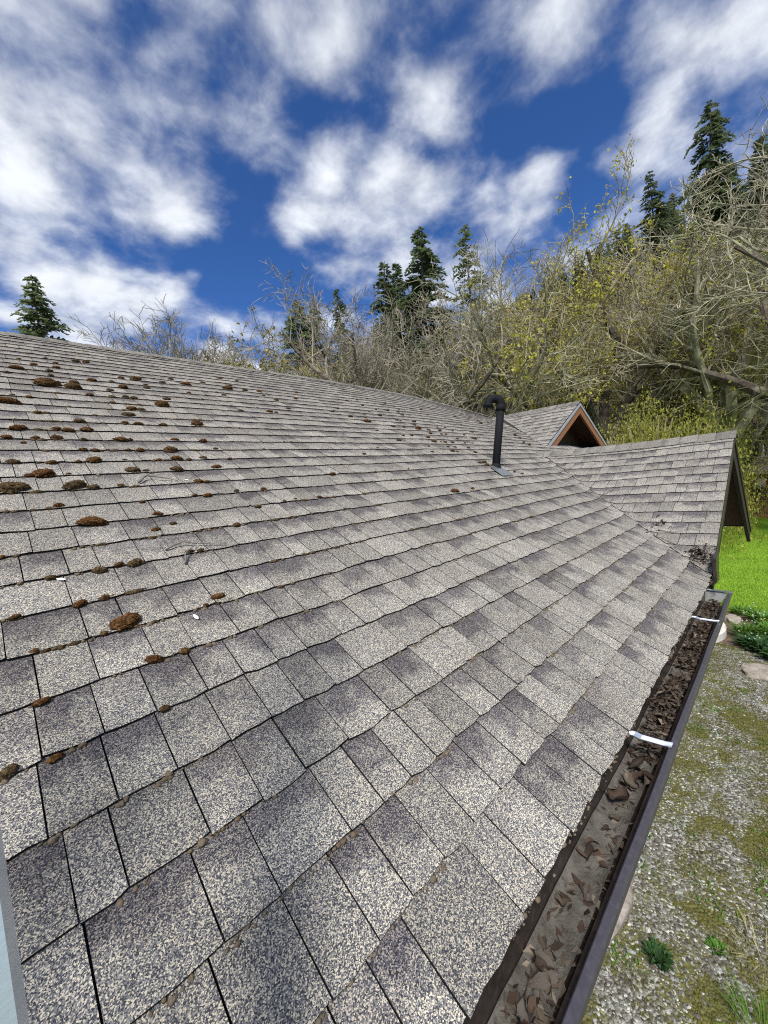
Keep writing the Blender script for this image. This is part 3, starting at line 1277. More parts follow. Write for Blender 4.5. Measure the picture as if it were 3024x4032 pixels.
b.build("rubber_boot", M['abs'], vp, True)
b = MB()
fl = [(3.285, 1.915), (3.45, 1.93), (3.43, 1.86), (3.375, 1.725), (3.19, 1.738), (3.235, 1.82)]
fv = [(u, y, z_main(u, y) + .021 + (.004 if y > 1.9 else 0)) for u, y in fl]
b.add(fv, [tuple(range(6))])
solid(b.build("flashing", M['galv'], vp), .0015)

# ------------------------------------------------------------------ moss on the roof
def moss_mesh(seed, flat=0.72, sub=5, spike=0.26):
    r = random.Random(seed)
    bm = bmesh.new()
    bmesh.ops.create_icosphere(bm, subdivisions=sub, radius=0.5)
    o1, o2 = r.uniform(0, 50), r.uniform(0, 50)
    el = r.uniform(0.75, 1.0)
    for v in bm.verts:
        n = v.co.normalized()
        d = 0.5 * (1 + 0.30 * mnoise.noise(n * 1.6 + Vector((o1, 0, 0))) + 0.16 * mnoise.noise(n * 4.5 + Vector((o2, 3, 0))) + spike * mnoise.noise(n * 13 + Vector((o1, 5, 1))) + spike * .6 * mnoise.noise(n * 27 + Vector((o2, 5, 9))))
        v.co = n * d
        v.co.y *= el
        v.co.z *= flat
        if v.co.z < -0.16:
            v.co.z = -0.16 + (v.co.z + .16) * .15
    me = bpy.data.meshes.new("moss_clump")
    bm.to_mesh(me)
    bm.free()
    me.materials.append(M['moss'])
    me.polygons.foreach_set('use_smooth', [True] * len(me.polygons))
    return me


MOSS_MESH = [moss_mesh(s) for s in range(8)]
MOSS = [(0.156,3.602,0.043),(0.217,3.736,0.077),(0.252,4.017,0.034),(0.321,3.889,0.048),(0.393,3.761,0.047),(0.452,3.881,0.049),(0.465,4.011,0.04),(0.616,4.148,0.061),(0.686,4.159,0.062),(0.385,3.63,0.039),(0.42,4.137,0.029),(0.614,3.611,0.068),(0.493,3.505,0.058),(0.466,3.377,0.1),(0.336,3.396,0.145),(0.839,3.762,0.052),(0.945,3.77,0.091),(0.787,3.5,0.069),(0.746,3.635,0.043),(0.958,3.544,0.055),(0.98,3.64,0.037),(0.677,3.388,0.053),(0.655,3.246,0.038),(0.739,3.257,0.052),(0.788,3.25,0.052),(0.708,3.007,0.072),(0.761,3.007,0.055),(0.658,2.883,0.075),(0.629,3.113,0.043),(0.115,2.995,0.101),(0.221,2.847,0.04),(0.214,3.107,0.038),(0.144,3.128,0.027),(0.531,3.246,0.049),(0.386,2.741,0.061),(0.6,2.743,0.044),(0.67,2.736,0.05),(0.806,2.735,0.044),(0.932,3.129,0.105),(1.014,3.28,0.056),(1.261,3.91,0.05),(1.342,3.772,0.083),(1.144,3.763,0.056),(1.543,3.905,0.053),(1.264,3.511,0.039),(1.021,2.758,0.086),(1.725,3.781,0.107),(1.902,3.781,0.064),(1.572,3.536,0.05),(1.516,3.13,0.045),(2.063,3.795,0.057),(2.027,3.654,0.04),(1.789,3.144,0.064),(1.846,3.135,0.04),(2.097,3.536,0.064),(2.619,3.956,0.053),(2.411,3.67,0.055),(2.064,3.283,0.052),(1.818,3.916,0.046),(1.828,4.177,0.058),(2.003,4.147,0.05),(0.121,2.602,0.071),(0.268,2.614,0.047),(0.314,2.6,0.057),(0.394,2.614,0.064),(0.074,2.489,0.046),(0.173,2.491,0.039),(0.251,2.493,0.054),(0.354,2.481,0.032),(0.517,2.486,0.064),(0.56,2.487,0.035),(0.789,2.494,0.045),(0.942,2.479,0.047),(0.125,2.435,0.025),(0.963,2.361,0.033),(0.712,2.346,0.075),(0.516,2.354,0.028),(0.568,2.349,0.038),(0.33,2.357,0.035),(0.376,2.35,0.036),(0.074,2.231,0.045),(0.196,2.219,0.04),(0.348,2.233,0.068),(0.289,2.226,0.025),(0.469,2.236,0.027),(0.617,2.234,0.028),(0.704,2.234,0.058),(0.761,2.226,0.029),(0.842,2.239,0.04),(0.98,2.225,0.026),(0.86,2.123,0.054),(0.154,2.105,0.082),(0.11,2.105,0.033),(0.234,2.108,0.023),(0.471,2.116,0.068),(0.522,2.111,0.03),(0.658,2.108,0.059),(0.053,1.996,0.095),(0.236,1.988,0.088),(0.292,1.978,0.045),(0.39,1.981,0.034),(0.709,1.98,0.043),(0.742,1.97,0.034),(0.64,1.855,0.029),(0.691,1.842,0.045),(0.836,1.86,0.031),(0.974,1.854,0.035),(0.164,1.853,0.038),(0.427,1.839,0.024),(0.237,1.721,0.081),(0.452,1.732,0.038),(0.48,1.659,0.027),(0.412,1.631,0.037),(0.699,1.591,0.035),(0.86,1.707,0.032),(1.08,1.736,0.025),(1.223,1.73,0.032),(1.01,1.725,0.024),(0.469,1.475,0.032),(0.505,1.472,0.029),(-0.002,1.595,0.02),(0.09,1.465,0.026),(0.204,1.461,0.036),(0.256,1.471,0.028),(0.298,1.464,0.045),(0.133,1.336,0.035),(0.19,1.341,0.025),(0.458,1.235,0.048),(0.413,1.217,0.021),(0.211,1.227,0.074),(0.005,1.34,0.027),(0.16,1.214,0.02),(0.028,1.216,0.021),(0.234,1.089,0.039),(0.304,1.085,0.026),(0.022,1.078,0.03),(0.026,0.952,0.025),(0.215,0.959,0.024),(-0.037,0.962,0.032),(2.614,3.315,0.051),(2.8,3.455,0.038),(3.747,4.465,0.044),(3.271,3.846,0.038),(2.743,3.19,0.058),(3.074,3.327,0.039),(3.494,3.562,0.049),(3.3,3.312,0.072),(3.389,3.689,0.043),(3.273,3.453,0.036),(2.964,3.194,0.04),(2.86,3.059,0.09),(2.736,2.797,0.036),(3.834,4.073,0.043),(3.531,3.945,0.04),(3.697,3.559,0.071),(3.44,3.176,0.054),(3.489,3.163,0.036),(3.871,3.54,0.064),(4.045,3.684,0.042),(4.057,3.942,0.052),(4.088,3.8,0.043),(3.809,3.414,0.062),(3.733,3.165,0.067),(3.583,3.033,0.064),(3.502,2.914,0.111),(3.13,2.947,0.05),(3.301,2.949,0.051),(2.987,2.683,0.039),(3.127,2.693,0.051),(2.764,2.545,0.052),(3.66,2.891,0.054),(4.008,3.028,0.043),(3.871,2.892,0.066),(4.171,3.035,0.039),(4.18,2.924,0.049),(3.54,2.774,0.055),(3.739,2.771,0.056),(3.825,2.773,0.05),(3.341,2.654,0.059),(3.294,2.541,0.063),(3.404,2.538,0.032),(3.464,2.526,0.055),(3.592,2.524,0.053),(3.865,2.647,0.054),(4.231,2.791,0.053),(4.621,2.93,0.062),(4.25,2.667,0.075),(3.982,2.526,0.042),(3.817,2.517,0.044),(3.262,2.298,0.06),(3.322,2.283,0.037),(3.617,2.263,0.054),(3.673,2.38,0.059),(3.451,2.398,0.045),(3.337,2.403,0.037),(2.919,2.282,0.04),(3.046,2.417,0.033),(2.309,2.372,0.033),(2.049,2.258,0.039),(4.52,3.572,0.049),(4.749,3.867,0.056),(4.473,3.831,0.045),(5.228,4.094,0.05),(5.396,3.708,0.069),(5.61,3.6,0.05),(5.982,3.823,0.068),(6.009,3.675,0.059),(5.786,3.485,0.07),(4.842,3.233,0.049),(6.21,3.597,0.053),(1.506,1.968,0.046),(3.382,2.025,0.071),(3.347,1.973,0.052),(3.3,2.022,0.046),(5.924,2.973,0.087),(5.786,2.827,0.071),(5.502,2.636,0.067),(5.463,2.539,0.078),(3.612,1.761,0.041),(3.544,1.806,0.037),(2.291,1.618,0.077),(2.522,1.621,0.045),(1.663,1.866,0.023),(2.241,1.99,0.023)]
roof_rot = Matrix(((1, 0, 0), (0, CT, -ST), (0, ST, CT))).to_4x4()
rm = random.Random(21)
BIG = {}
order = sorted(range(len(MOSS)), key=lambda i: -MOSS[i][2])
named = {}


def near(u, y):
    return min(range(len(MOSS)), key=lambda i: (MOSS[i][0] - u) ** 2 + (MOSS[i][1] - y) ** 2)


named[near(0.19, 1.10)] = "large orange-brown moss cushion, the one nearest the camera on the left"
named[near(0.47, 1.19)] = "round golden moss ball on a shingle edge above a white petal"


def ordinal(n):
    return f"{n}" + ("th" if 10 <= n % 100 <= 20 else {1: "st", 2: "nd", 3: "rd"}.get(n % 10, "th"))


rows_ = {}
for i, (u, y, s) in enumerate(MOSS):
    rows_.setdefault(max(1, round((y - YE) / CT / EXP)), []).append((u, i))
ROWPOS = {}
for k_, lst in rows_.items():
    for n_, (u, i) in enumerate(sorted(lst)):
        ROWPOS[i] = (k_, n_ + 1)


def moss_label(i, s):
    size = "big" if s > .085 else "medium" if s > 0.045 else "small"
    k_, n_ = ROWPOS[i]
    return f"{size} brown moss clump, {ordinal(n_)} from left along the {ordinal(k_)} shingle edge above the gutter"


for i, (u, y, s) in enumerate(MOSS):
    o = bpy.data.objects.new("moss_clump", MOSS_MESH[rm.randrange(8)])
    COL.objects.link(o)
    z = z_main(u, y)
    tall = 1.0 if s > .04 else 1.15
    sc = Matrix.Diagonal((s * rm.uniform(.82, 1.0), s * rm.uniform(.5, .72), s * rm.uniform(.45, .68) * tall, 1))
    o.matrix_world = Matrix.Translation((u, y, z + .008 + .10 * s)) @ roof_rot @ Matrix.Rotation(rm.uniform(-.35, .35), 4, 'Z') @ sc
    tag(o, named.get(i) or moss_label(i, s), "moss", "moss clumps on the roof")

# crumbs of moss and lichen caught along the butt edges
bmi = bmesh.new()
bmesh.ops.create_icosphere(bmi, subdivisions=1, radius=1.0)
ICO_V = [v.co.copy() for v in bmi.verts]
ICO_F = [tuple(v.index for v in f.verts) for f in bmi.faces]
bmesh.ops.subdivide_edges
bmi.free()
bmi = bmesh.new()
bmesh.ops.create_icosphere(bmi, subdivisions=2, radius=1.0)
ICO2_V = [v.co.copy() for v in bmi.verts]
ICO2_F = [tuple(v.index for v in f.verts) for f in bmi.faces]
bmi.free()


def lump(b, c, sx, sy, sz, r, fine=False):
    o1 = r.uniform(0, 90)
    V, F_ = (ICO2_V, ICO2_F) if fine else (ICO_V, ICO_F)
    out = []
    for v in V:
        k = 1 + .45 * mnoise.noise(v * 1.7 + Vector((o1, 0, 0))) + .25 * mnoise.noise(v * 4 + Vector((o1, 7, 0)))
        out.append((c[0] + v.x * sx * k, c[1] + (v.y * sy * CT - v.z * sz * ST) * k, c[2] + (v.y * sy * ST + v.z * sz * CT) * k))
    b.add(out, F_)


b = MB()
rc = random.Random(33)
for i in range(0, 36):
    d0 = i * EXP
    y = YE + d0 * CT
    u = U0 + .5
    while u < 6.8:
        u += rc.expovariate(60 if i == 0 else 42 if i < 8 else 22 if i < 14 else 9)
        if u - y > WV or (u < -.6):
            continue
        dens = mnoise.noise((u * 1.6, i * 3.7, 9.1))
        if dens < (-0.25 if i == 0 else -0.02 + (0.12 if i > 14 else 0)):
            continue
        dd = d0 + rc.uniform(-.009, .0) + 0.004 * mnoise.noise((u * 1.7, d0 * 3.0, 1.3))
        yy = YE + dd * CT
        for _c in range(rc.choice((1, 2, 3, 4, 5))):
            uu = u + rc.gauss(0, .009)
            s = rc.choice((.0015, .002, .0025, .003, .0038, .005)) * rc.uniform(.8, 1.25)
            if i == 0:
                s *= .75
            y2 = yy + rc.uniform(-.004, .003)
            lump(b, (uu, y2, z_main(uu, y2) + rc.uniform(.004, .008)), s * rc.uniform(.85, 1.5), s * rc.uniform(.75, 1.1), s * rc.uniform(.7, 1.1), rc, s > .0045 and u < 2)
o = b.build("moss_crumbs", M['crumb'], None, True)
tag(o, "beige crumbs of moss and lichen along the shingle edges", "moss", kind="stuff")
# a thin dark fringe of moss along the upper courses
b = MB()
for i in range(7, 35):
    d0 = i * EXP
    y = YE + d0 * CT
    u = -.5
    while u < 7.0:
        u += rc.expovariate(20)
        if mnoise.noise((u * 1.1, i * 2.9, 3.3)) + .25 * mnoise.noise((u * 5, i * 2.9, 7.3)) < .06 + .05 * u - .012 * (i - 8):
            continue
        if u - y > WV:
            continue
        s = rc.choice((.003, .004, .005, .007, .009)) * rc.uniform(.8, 1.2)
        yy = YE + (d0 - rc.uniform(.001, .007)) * CT
        lump(b, (u, yy, z_main(u, yy) + .007), s * rc.uniform(1.2, 3.0), s * rc.uniform(.7, 1.1), s * rc.uniform(.8, 1.1), rc)
o = b.build("moss_fringe", M['moss'], None, True)
tag(o, "dark brown fringe of moss along the upper shingle edges", "moss", kind="stuff")

# ------------------------------------------------------------------ dead leaves, twigs, petals
def leaf_mesh(seed):
    r = random.Random(seed)
    nL, nW = 9, 4
    wid = r.uniform(.26, .5)
    curl = r.uniform(1.2, 3.4) * r.choice((-1, 1))
    fold = r.uniform(.4, 1.6)
    tw = r.uniform(-1.2, 1.2)
    b_ = MB()
    for i in range(nL + 1):
        t = i / nL
        w = wid * (math.sin(math.pi * min(1, t * .96 + .02)) ** .7) * .5 * (1 + .18 * math.sin(t * 17 + seed))
        a = curl * (t - .3)
        cx = math.sin(a) / curl
        cz = (1 - math.cos(a)) / curl
        for j in range(nW + 1):
            q = (j / nW - .5) * 2
            ang = tw * (t - .5)
            yy, zz = q * w, fold * abs(q) ** 1.4 * w + .03 * math.sin(9 * t + 5 * q + seed)
            y2 = yy * math.cos(ang) - zz * math.sin(ang)
            z2 = yy * math.sin(ang) + zz * math.cos(ang)
            b_.v.append((cx - z2 * math.sin(a) * .8, y2, cz + z2 * math.cos(a)))
    for i in range(nL):
        for j in range(nW):
            a = i * (nW + 1) + j
            b_.f.append((a, a + 1, a + nW + 2, a + nW + 1))
    b_.tube([(-.38, 0, -.02), (-.15, 0, .01), (.0, 0, .0)], [.012, .014, .01], 4)
    me = b_.mesh("dead_leaf", True)
    me.materials.append(M['leaf'])
    return me


LEAF = [leaf_mesh(s) for s in range(9)]
rl = random.Random(77)


def put_leaf(u, y, z, s, label, group, flat=1.0):
    o = bpy.data.objects.new("dead_leaf", LEAF[rl.randrange(9)])
    COL.objects.link(o)
    o.location = (u, y, z)
    o.rotation_euler = (rl.uniform(-.9, .9) * flat, rl.uniform(-.7, .7) * flat, rl.uniform(0, 6.28))
    o.scale = (s, s * rl.uniform(.75, 1.1), s * rl.uniform(.6, 1.0))
    tag(o, label, "leaf", group)
    return o


GF = zb + .026
for k in range(46):
    u = rl.gauss(1.60, .16)
    put_leaf(min(max(u, 1.31), 1.95), rl.uniform(.272, .325), GF + rl.uniform(.008, .045) * math.exp(-((u - 1.58) / .2) ** 2) + .006, rl.uniform(.026, .05),
             "dead brown leaf in pile beyond nearer gutter hanger", "leaves piled beyond the nearer hanger")
for k in range(8):
    put_leaf(rl.uniform(1.06, 1.24), rl.uniform(.275, .32), GF + rl.uniform(.006, .02), rl.uniform(.05, .085),
             "large curled leaf just before nearer gutter hanger", "big leaves before the nearer hanger")
for k in range(10):
    put_leaf(rl.uniform(.44, .62), rl.uniform(.272, .315), GF + rl.uniform(.004, .022), rl.uniform(.045, .085),
             "long folded brown leaf at gutter's bottom end", "leaves at the near end of the gutter")
for k in range(11):
    put_leaf(rl.uniform(.66, 1.04), rl.uniform(.272, .328), GF + rl.uniform(-.002, .006), rl.uniform(.03, .055),
             "flat dead leaf on bare near gutter silt", "scattered leaves on the near gutter silt", .5)
for k in range(46):
    u = rl.uniform(1.98, 2.98)
    put_leaf(u, rl.uniform(.272, .328), GF + rl.uniform(.004, .032), rl.uniform(.024, .045),
             "dark dead leaf in gutter around second hanger", "leaves in the far stretch of gutter")
for k in range(26):
    u, y = rl.gauss(3.33, .05), rl.gauss(.40, .035)
    put_leaf(u, y, max(z_main(u, y), z_wing(u, y)) + rl.uniform(.01, .05), rl.uniform(.03, .055), "dry leaf in heap at valley's foot", "leaves heaped at the foot of the valley")
for k in range(16):
    u, y = rl.gauss(3.63, .06), rl.gauss(.70, .04)
    put_leaf(u, y, max(z_main(u, y), z_wing(u, y)) + rl.uniform(.008, .025), rl.uniform(.03, .05), "dry leaf in heap partway up front valley", "leaves heaped partway up the front valley")

byg = {}
for o in COL.objects:
    if o.name.startswith("dead_leaf"):
        byg.setdefault(o["group"], []).append(o)
for g, lst in byg.items():
    for n_, o in enumerate(sorted(lst, key=lambda q: q.location.x + 3 * (q.location.y if q.location.x > 3.1 else 0))):
        o["label"] = f"{ordinal(n_ + 1)} leaf from the near end: " + o["label"]
# fine broken litter between the leaves
b = MB()
rq = random.Random(14)


def chip(b_, c, s, r):
    a = r.uniform(0, 6.28)
    d = Vector((math.cos(a), math.sin(a), r.uniform(-.5, .5)))
    e_ = Vector((-math.sin(a), math.cos(a), r.uniform(-.7, .7))) * r.uniform(.25, .6)
    c = Vector(c)
    bend_ = Vector((0, 0, r.uniform(-.3, .3))) * s
    b_.add([tuple(c - d * s - e_ * s * .4), tuple(c - d * s * .2 - e_ * s + bend_), tuple(c + d * s), tuple(c + e_ * s + bend_)], [(0, 1, 2, 3)], tint=r.random())


def litter(u0, u1, n, hmax, cen=None, sig=None):
    for _ in range(n):
        u = rq.uniform(u0, u1) if cen is None else min(max(rq.gauss(cen, sig), u0), u1)
        y = rq.uniform(.270, .336)
        h = hmax * (1 if cen is None else math.exp(-((u - cen) / (sig * 1.4)) ** 2))
        chip(b, (u, y, GF + rq.uniform(-.008, max(.001, h))), rq.uniform(.005, .016), rq)


litter(1.3, 2.0, 700, .035, 1.6, .17)
litter(1.98, 3.0, 900, .022)
litter(0.4, .64, 90, .004)
litter(.6, 1.3, 110, -.007)
for _ in range(260):
    u, y = rq.gauss(3.32, .05), rq.gauss(.40, .035)
    chip(b, (u, y, max(z_main(u, y), z_wing(u, y)) + rq.uniform(.004, .03)), rq.uniform(.005, .014), rq)
for _ in range(160):
    t = rq.random()
    u = 3.2 + t * 1.5
    y = u - WV + rq.gauss(0, .03)
    chip(b, (u, y, max(z_main(u, y), z_wing(u, y)) + rq.uniform(.012, .02)), rq.uniform(.004, .010), rq)
o = b.build("leaf_litter", M['litter'])
tag(o, "fine broken leaf litter in the gutter and valley", "litter", kind="stuff")


def twig(name, pts, rad, label):
    b_ = MB()
    P = [Vector(q) for q in pts]
    Q = []
    for i in range(len(P) - 1):
        for k in range(4):
            t = k / 4
            q = P[i].lerp(P[i + 1], t)
            Q.append(q + Vector((mnoise.noise(q * 40), mnoise.noise(q * 40 + Vector((5, 0, 0))), 0)) * .006)
    Q.append(P[-1])
    for q in Q:
        q.z = max(z_main(q.x, q.y), z_wing(q.x, q.y) if q.x > 3 else -9) + .016 + q.z
    n = len(Q)
    b_.tube(Q, [rad * (1 - .75 * i / n) for i in range(n)], 5)
    o_ = b_.build(name, M['twig'], None, True)
    tag(o_, label, "twig")
    return o_


twig("twig", [(.40, 1.50, 0), (.46, 1.515, .012), (.52, 1.49, .006), (.60, 1.47, .004)], .004, "thin grey twig lying across a moss tuft in mid roof")
twig("twig", [(.43, 1.41, 0), (.445, 1.445, .01), (.48, 1.475, .012), (.50, 1.49, .01)], .0035, "short curved grey twig beside the mossy twig in mid roof")
twig("twig", [(.46, 1.99, .004), (.50, 2.015, .016), (.56, 2.005, .012), (.62, 1.985, .0)], .006, "thick dark grey twig with white lichen on the upper left roof")
twig("twig", [(3.50, .66, .004), (3.44, .58, .006), (3.40, .50, .004)], .003, "long pale stalk lying down the front valley")
twig("twig", [(3.58, .68, .004), (3.55, .58, .006), (3.60, .48, .004)], .003, "thin pale stalk crossing the wing shingles by the valley")
twig("twig", [(4.05, 1.22, .004), (4.12, 1.15, .006), (4.25, 1.10, .004)], .003, "whitish stalk higher up the front valley")


def petal(u, y, s, rot, label):
    b_ = MB()
    for i in range(7):
        t = i / 6
        w = .22 * math.sin(math.pi * (t * .9 + .05)) ** .8
        for q in (-1, 0, 1):
            b_.v.append(((t - .5), q * w, .05 * (1 - q * q) + .08 * (t - .5) ** 2))
    for i in range(6):
        for j in range(2):
            a = i * 3 + j
            b_.f.append((a, a + 1, a + 4, a + 3))
    me = b_.mesh("petal", True)
    me.materials.append(M['petal'])
    o_ = bpy.data.objects.new("petal", me)
    COL.objects.link(o_)
    o_.matrix_world = Matrix.Translation((u, y, z_main(u, y) + .013)) @ roof_rot @ Matrix.Rotation(rot, 4, 'Z') @ Matrix.Scale(s, 4)
    tag(o_, label, "petal")


petal(.110, 1.448, .022, -.5, "white petal beside a moss tuft near the left edge")
petal(.371, 1.181, .024, -1.4, "white petal standing alone below the golden moss ball")
petal(.66, 2.0, .022, .4, "white petal beside the thick grey twig")

# ------------------------------------------------------------------ ladder
lad = empty("ladder", (-.25, -.48, 0))
tag(lad, "pale aluminium ladder leaning on the eave at the left edge", "ladder")
LO = Vector((.25, .48, 0))
dl = Vector((0, .2585, .966))
foot = Vector((0, -.4906, 0.0))
top_t = 4.15
for name, xr, sg in (("rail", -.0235, -1), ("rail", -.475, 1)):
    b = MB()
    # C channel: web in the y direction, flanges turned inwards
    u_ax = Vector((sg, 0, 0))
    n_ax = Vector((0, -dl.z, dl.y))
    pr = [(0, -.042), (0, .042), (.028, .042), (.028, .038), (.004, .038), (.004, -.038), (.028, -.038), (.028, -.042)]
    for t in (0.02, top_t):
        for a, c_ in pr:
            q = Vector((xr, 0, 0)) + foot + dl * t + u_ax * a + n_ax * c_
            b.v.append(tuple(q))
    n_ = len(pr)
    b.f = [(k, (k + 1) % n_, (k + 1) % n_ + n_, k + n_) for k in range(n_)] + [tuple(reversed(range(n_))), tuple(range(n_, 2 * n_))]
    link_mesh(name, b.mesh(name), M['alu'], lad, LO)
    b = MB()
    q = Vector((xr + sg * .014, 0, 0)) + foot
    b.box((q.x - .03, q.y - .06, .0), (q.x + .03, q.y + .06, .035))
    link_mesh("foot", b.mesh("foot"), M['abs'], lad, LO)
t = .3
while t < top_t - .05:
    b = MB()
    c_ = foot + dl * t
    b.tube([(-.03, c_.y, c_.z), (-.47, c_.y, c_.z)], .016, 10)
    link_mesh("rung", b.mesh("rung", True), M['alu'], lad, LO)
    t += .305

# ------------------------------------------------------------------ ground things
b = MB()
n = 18
rimt, rimb = [], []
for k in range(n + 1):
    a = math.pi * k / n
    rimt.append((9.38 - math.cos(a) * .74, 1.30 - .53 * math.sin(a) - .0))
vs = [(u, y, .14) for u, y in rimt] + [(u, y, .0) for u, y in rimt] + [(u * .985 + 9.38 * .015, y + .012, .155) for u, y in rimt]
fs = [tuple(2 * (n + 1) + k for k in range(n + 1))]
for k in range(n):
    fs.append((k + n + 1, k + n + 2, k + 1, k))
    fs.append((k, k + 1, k + 1 + 2 * (n + 1), k + 2 * (n + 1)))
b.add(vs, fs)
o = b.build("garden_step", M['concrete'])
tag(o, "white half-round concrete step beside the gutter's far end", "step")


def rock(name, c, s, seed, label, cat="stone", mat='stone', flat=.3, rz=0.0):
    r = random.Random(seed)
    bm = bmesh.new()
    bmesh.ops.create_icosphere(bm, subdivisions=4, radius=1)
    o1 = r.uniform(0, 50)
    for v in bm.verts:
        nn_ = v.co.normalized()
        k = 1 + .28 * mnoise.noise(nn_ * 1.3 + Vector((o1, 0, 0))) + .1 * mnoise.noise(nn_ * 4 + Vector((o1, 0, 4)))
        v.co = nn_ * k
        if v.co.z > flat:
            v.co.z = flat + (v.co.z - flat) * .15
    for v in bm.verts:
        v.co = Vector((v.co.x * s[0], v.co.y * s[1], v.co.z * s[2] / flat))
    me = bpy.data.meshes.new(name)
    bm.to_mesh(me)
    bm.free()
    me.polygons.foreach_set('use_smooth', [True] * len(me.polygons))
    o_ = link_mesh(name, me, M[mat], None, c)
    o_.rotation_euler = (0, 0, rz)
    tag(o_, label, cat)
    return o_


rock("stepping_stone", (8.02, .22, .0), (.27, .30, .05), 3, "flat grey-tan stepping stone in the mossy gravel, right edge", flat=.3)
rock("edging_stone", (6.68, 1.05, .0), (.36, .16, .10), 8, "narrow pale stone showing beyond the middle of the gutter lip", flat=.55)
rock("edging_stone", (3.05, 1.00, .0), (.46, .16, .09), 5, "long pinkish-grey stone close below the near gutter lip", flat=.55)
rock("edging_stone", (10.35, .75, .0), (.2, .13, .08), 12, "small tan stone on bare soil behind the white step", flat=.5)

# loose stones of the gravel
PATCH = [(4.0, .55, .45, .14), (3.6, -.1, .4, .2), (7.0, .6, .35, .14), (4.9, -.25, .5, .2), (2.95, .05, .3, .12), (5.6, .45, .3, .1), (8.15, .78, .48, .26), (6.35, .35, .62, .30), (5.2, .10, .5, .22), (4.3, .12, .38, .16), (3.35, .16, .32, .16), (7.4, .05, .5, .2), (5.9, .75, .3, .12), (2.75, .30, .3, .14), (4.6, .45, .3, .1)]


def in_patch(u, y):
    v = 0
    for (a, c_, ra, rc_) in PATCH:
        q = ((u - a) / ra) ** 2 + ((y - c_) / rc_) ** 2
        v = max(v, 1 - q)
    return v + .5 * mnoise.noise((u * 4, y * 4, 1.1)) + .25 * mnoise.noise((u * 11, y * 11, 2.1))


b = MB()
rp_ = random.Random(50)
OCT = [(1, 0, 0), (0, 1, 0), (-1, 0, 0), (0, -1, 0), (0, 0, 1), (.7, .7, .5), (-.7, .6, .5), (-.6, -.7, .45), (.7, -.6, .5)]
OF = [(0, 5, 4), (5, 1, 4), (1, 6, 4), (6, 2, 4), (2, 7, 4), (7, 3, 4), (3, 8, 4), (8, 0, 4), (0, 1, 5), (1, 2, 6), (2, 3, 7), (3, 0, 8)]
cnt = 0
while cnt < 52000:
    u = 1.5 + 7.6 * rp_.random() ** 1.15
    y = rp_.uniform(-1.0, 1.22)
    v = in_patch(u, y)
    cnt += 1
    if v > .22 and rp_.random() < .93:
        continue
    s = rp_.choice((.004, .005, .006, .0075, .009, .012)) * rp_.uniform(.8, 1.25)
    a = rp_.uniform(0, 6.28)
    ca, sa = math.cos(a), math.sin(a)
    ex, ey, ez = rp_.uniform(.8, 1.6), rp_.uniform(.6, 1.0), rp_.uniform(.5, .95)
    tl = rp_.uniform(-.4, .4)
    b.add([(u + s * (ca * px * ex - sa * py * ey), y + s * (sa * px * ex + ca * py * ey), .003 + s * (pz * ez + tl * px * .4)) for px, py, pz in OCT], OF)
o = b.build("gravel", M['pebble'])
tag(o, "loose grey gravel beside the house", "gravel", kind="stuff")


def blades(name, gen, n, mat, label, cat, h, w, r, lean=.5):
    b_ = MB()
    for _ in range(n):
        q = gen(r)
        if q is None:
            continue
        u, y, z = q
        a = r.uniform(0, 6.28)
        hh = h * r.uniform(.5, 1.3)
        l = Vector((math.cos(a), math.sin(a), 0)) * hh * lean * r.uniform(.2, 1.2)
        s = Vector((-math.sin(a), math.cos(a), 0)) * w * r.uniform(.6, 1.3)
        c_ = Vector((u, y, z))
        b_.add([tuple(c_ - s), tuple(c_ + s), tuple(c_ + s * .7 + l * .4 + Vector((0, 0, hh * .6))), tuple(c_ + l + Vector((0, 0, hh)))], [(0, 1, 2, 3)])
    o_ = b_.build(name, M[mat])
    tag(o_, label, cat, kind="stuff")
    return o_


def g_lawn(r):
    u = 10.9 + 18 * r.random() ** 1.35
    y = r.uniform(-1.8, 3.2) + .0
    return (u, y, .005)


blades("lawn_grass", g_lawn, 80000, 'grass', "bright green mown grass of the lawn", "grass", .055, .006, random.Random(3), .7)


def g_moss(r):
    u, y = r.uniform(2.2, 9.0), r.uniform(-.8, 1.1)
    return (u, y, .003) if in_patch(u, y) > .16 else None


blades("ground_moss", g_moss, 60000, 'moss_ground', "olive moss and short grass among the gravel", "moss", .016, .0045, random.Random(4), .8)


def g_green(r):
    u, y = r.uniform(2.2, 9.2), r.uniform(-.7, 1.0)
    return (u, y, .003) if mnoise.noise((u * 3.3, y * 3.3, 8.8)) > .34 else None


blades("green_tufts", g_green, 9000, 'green', "small green grass tufts in the gravel", "grass", .045, .004, random.Random(6), .9)


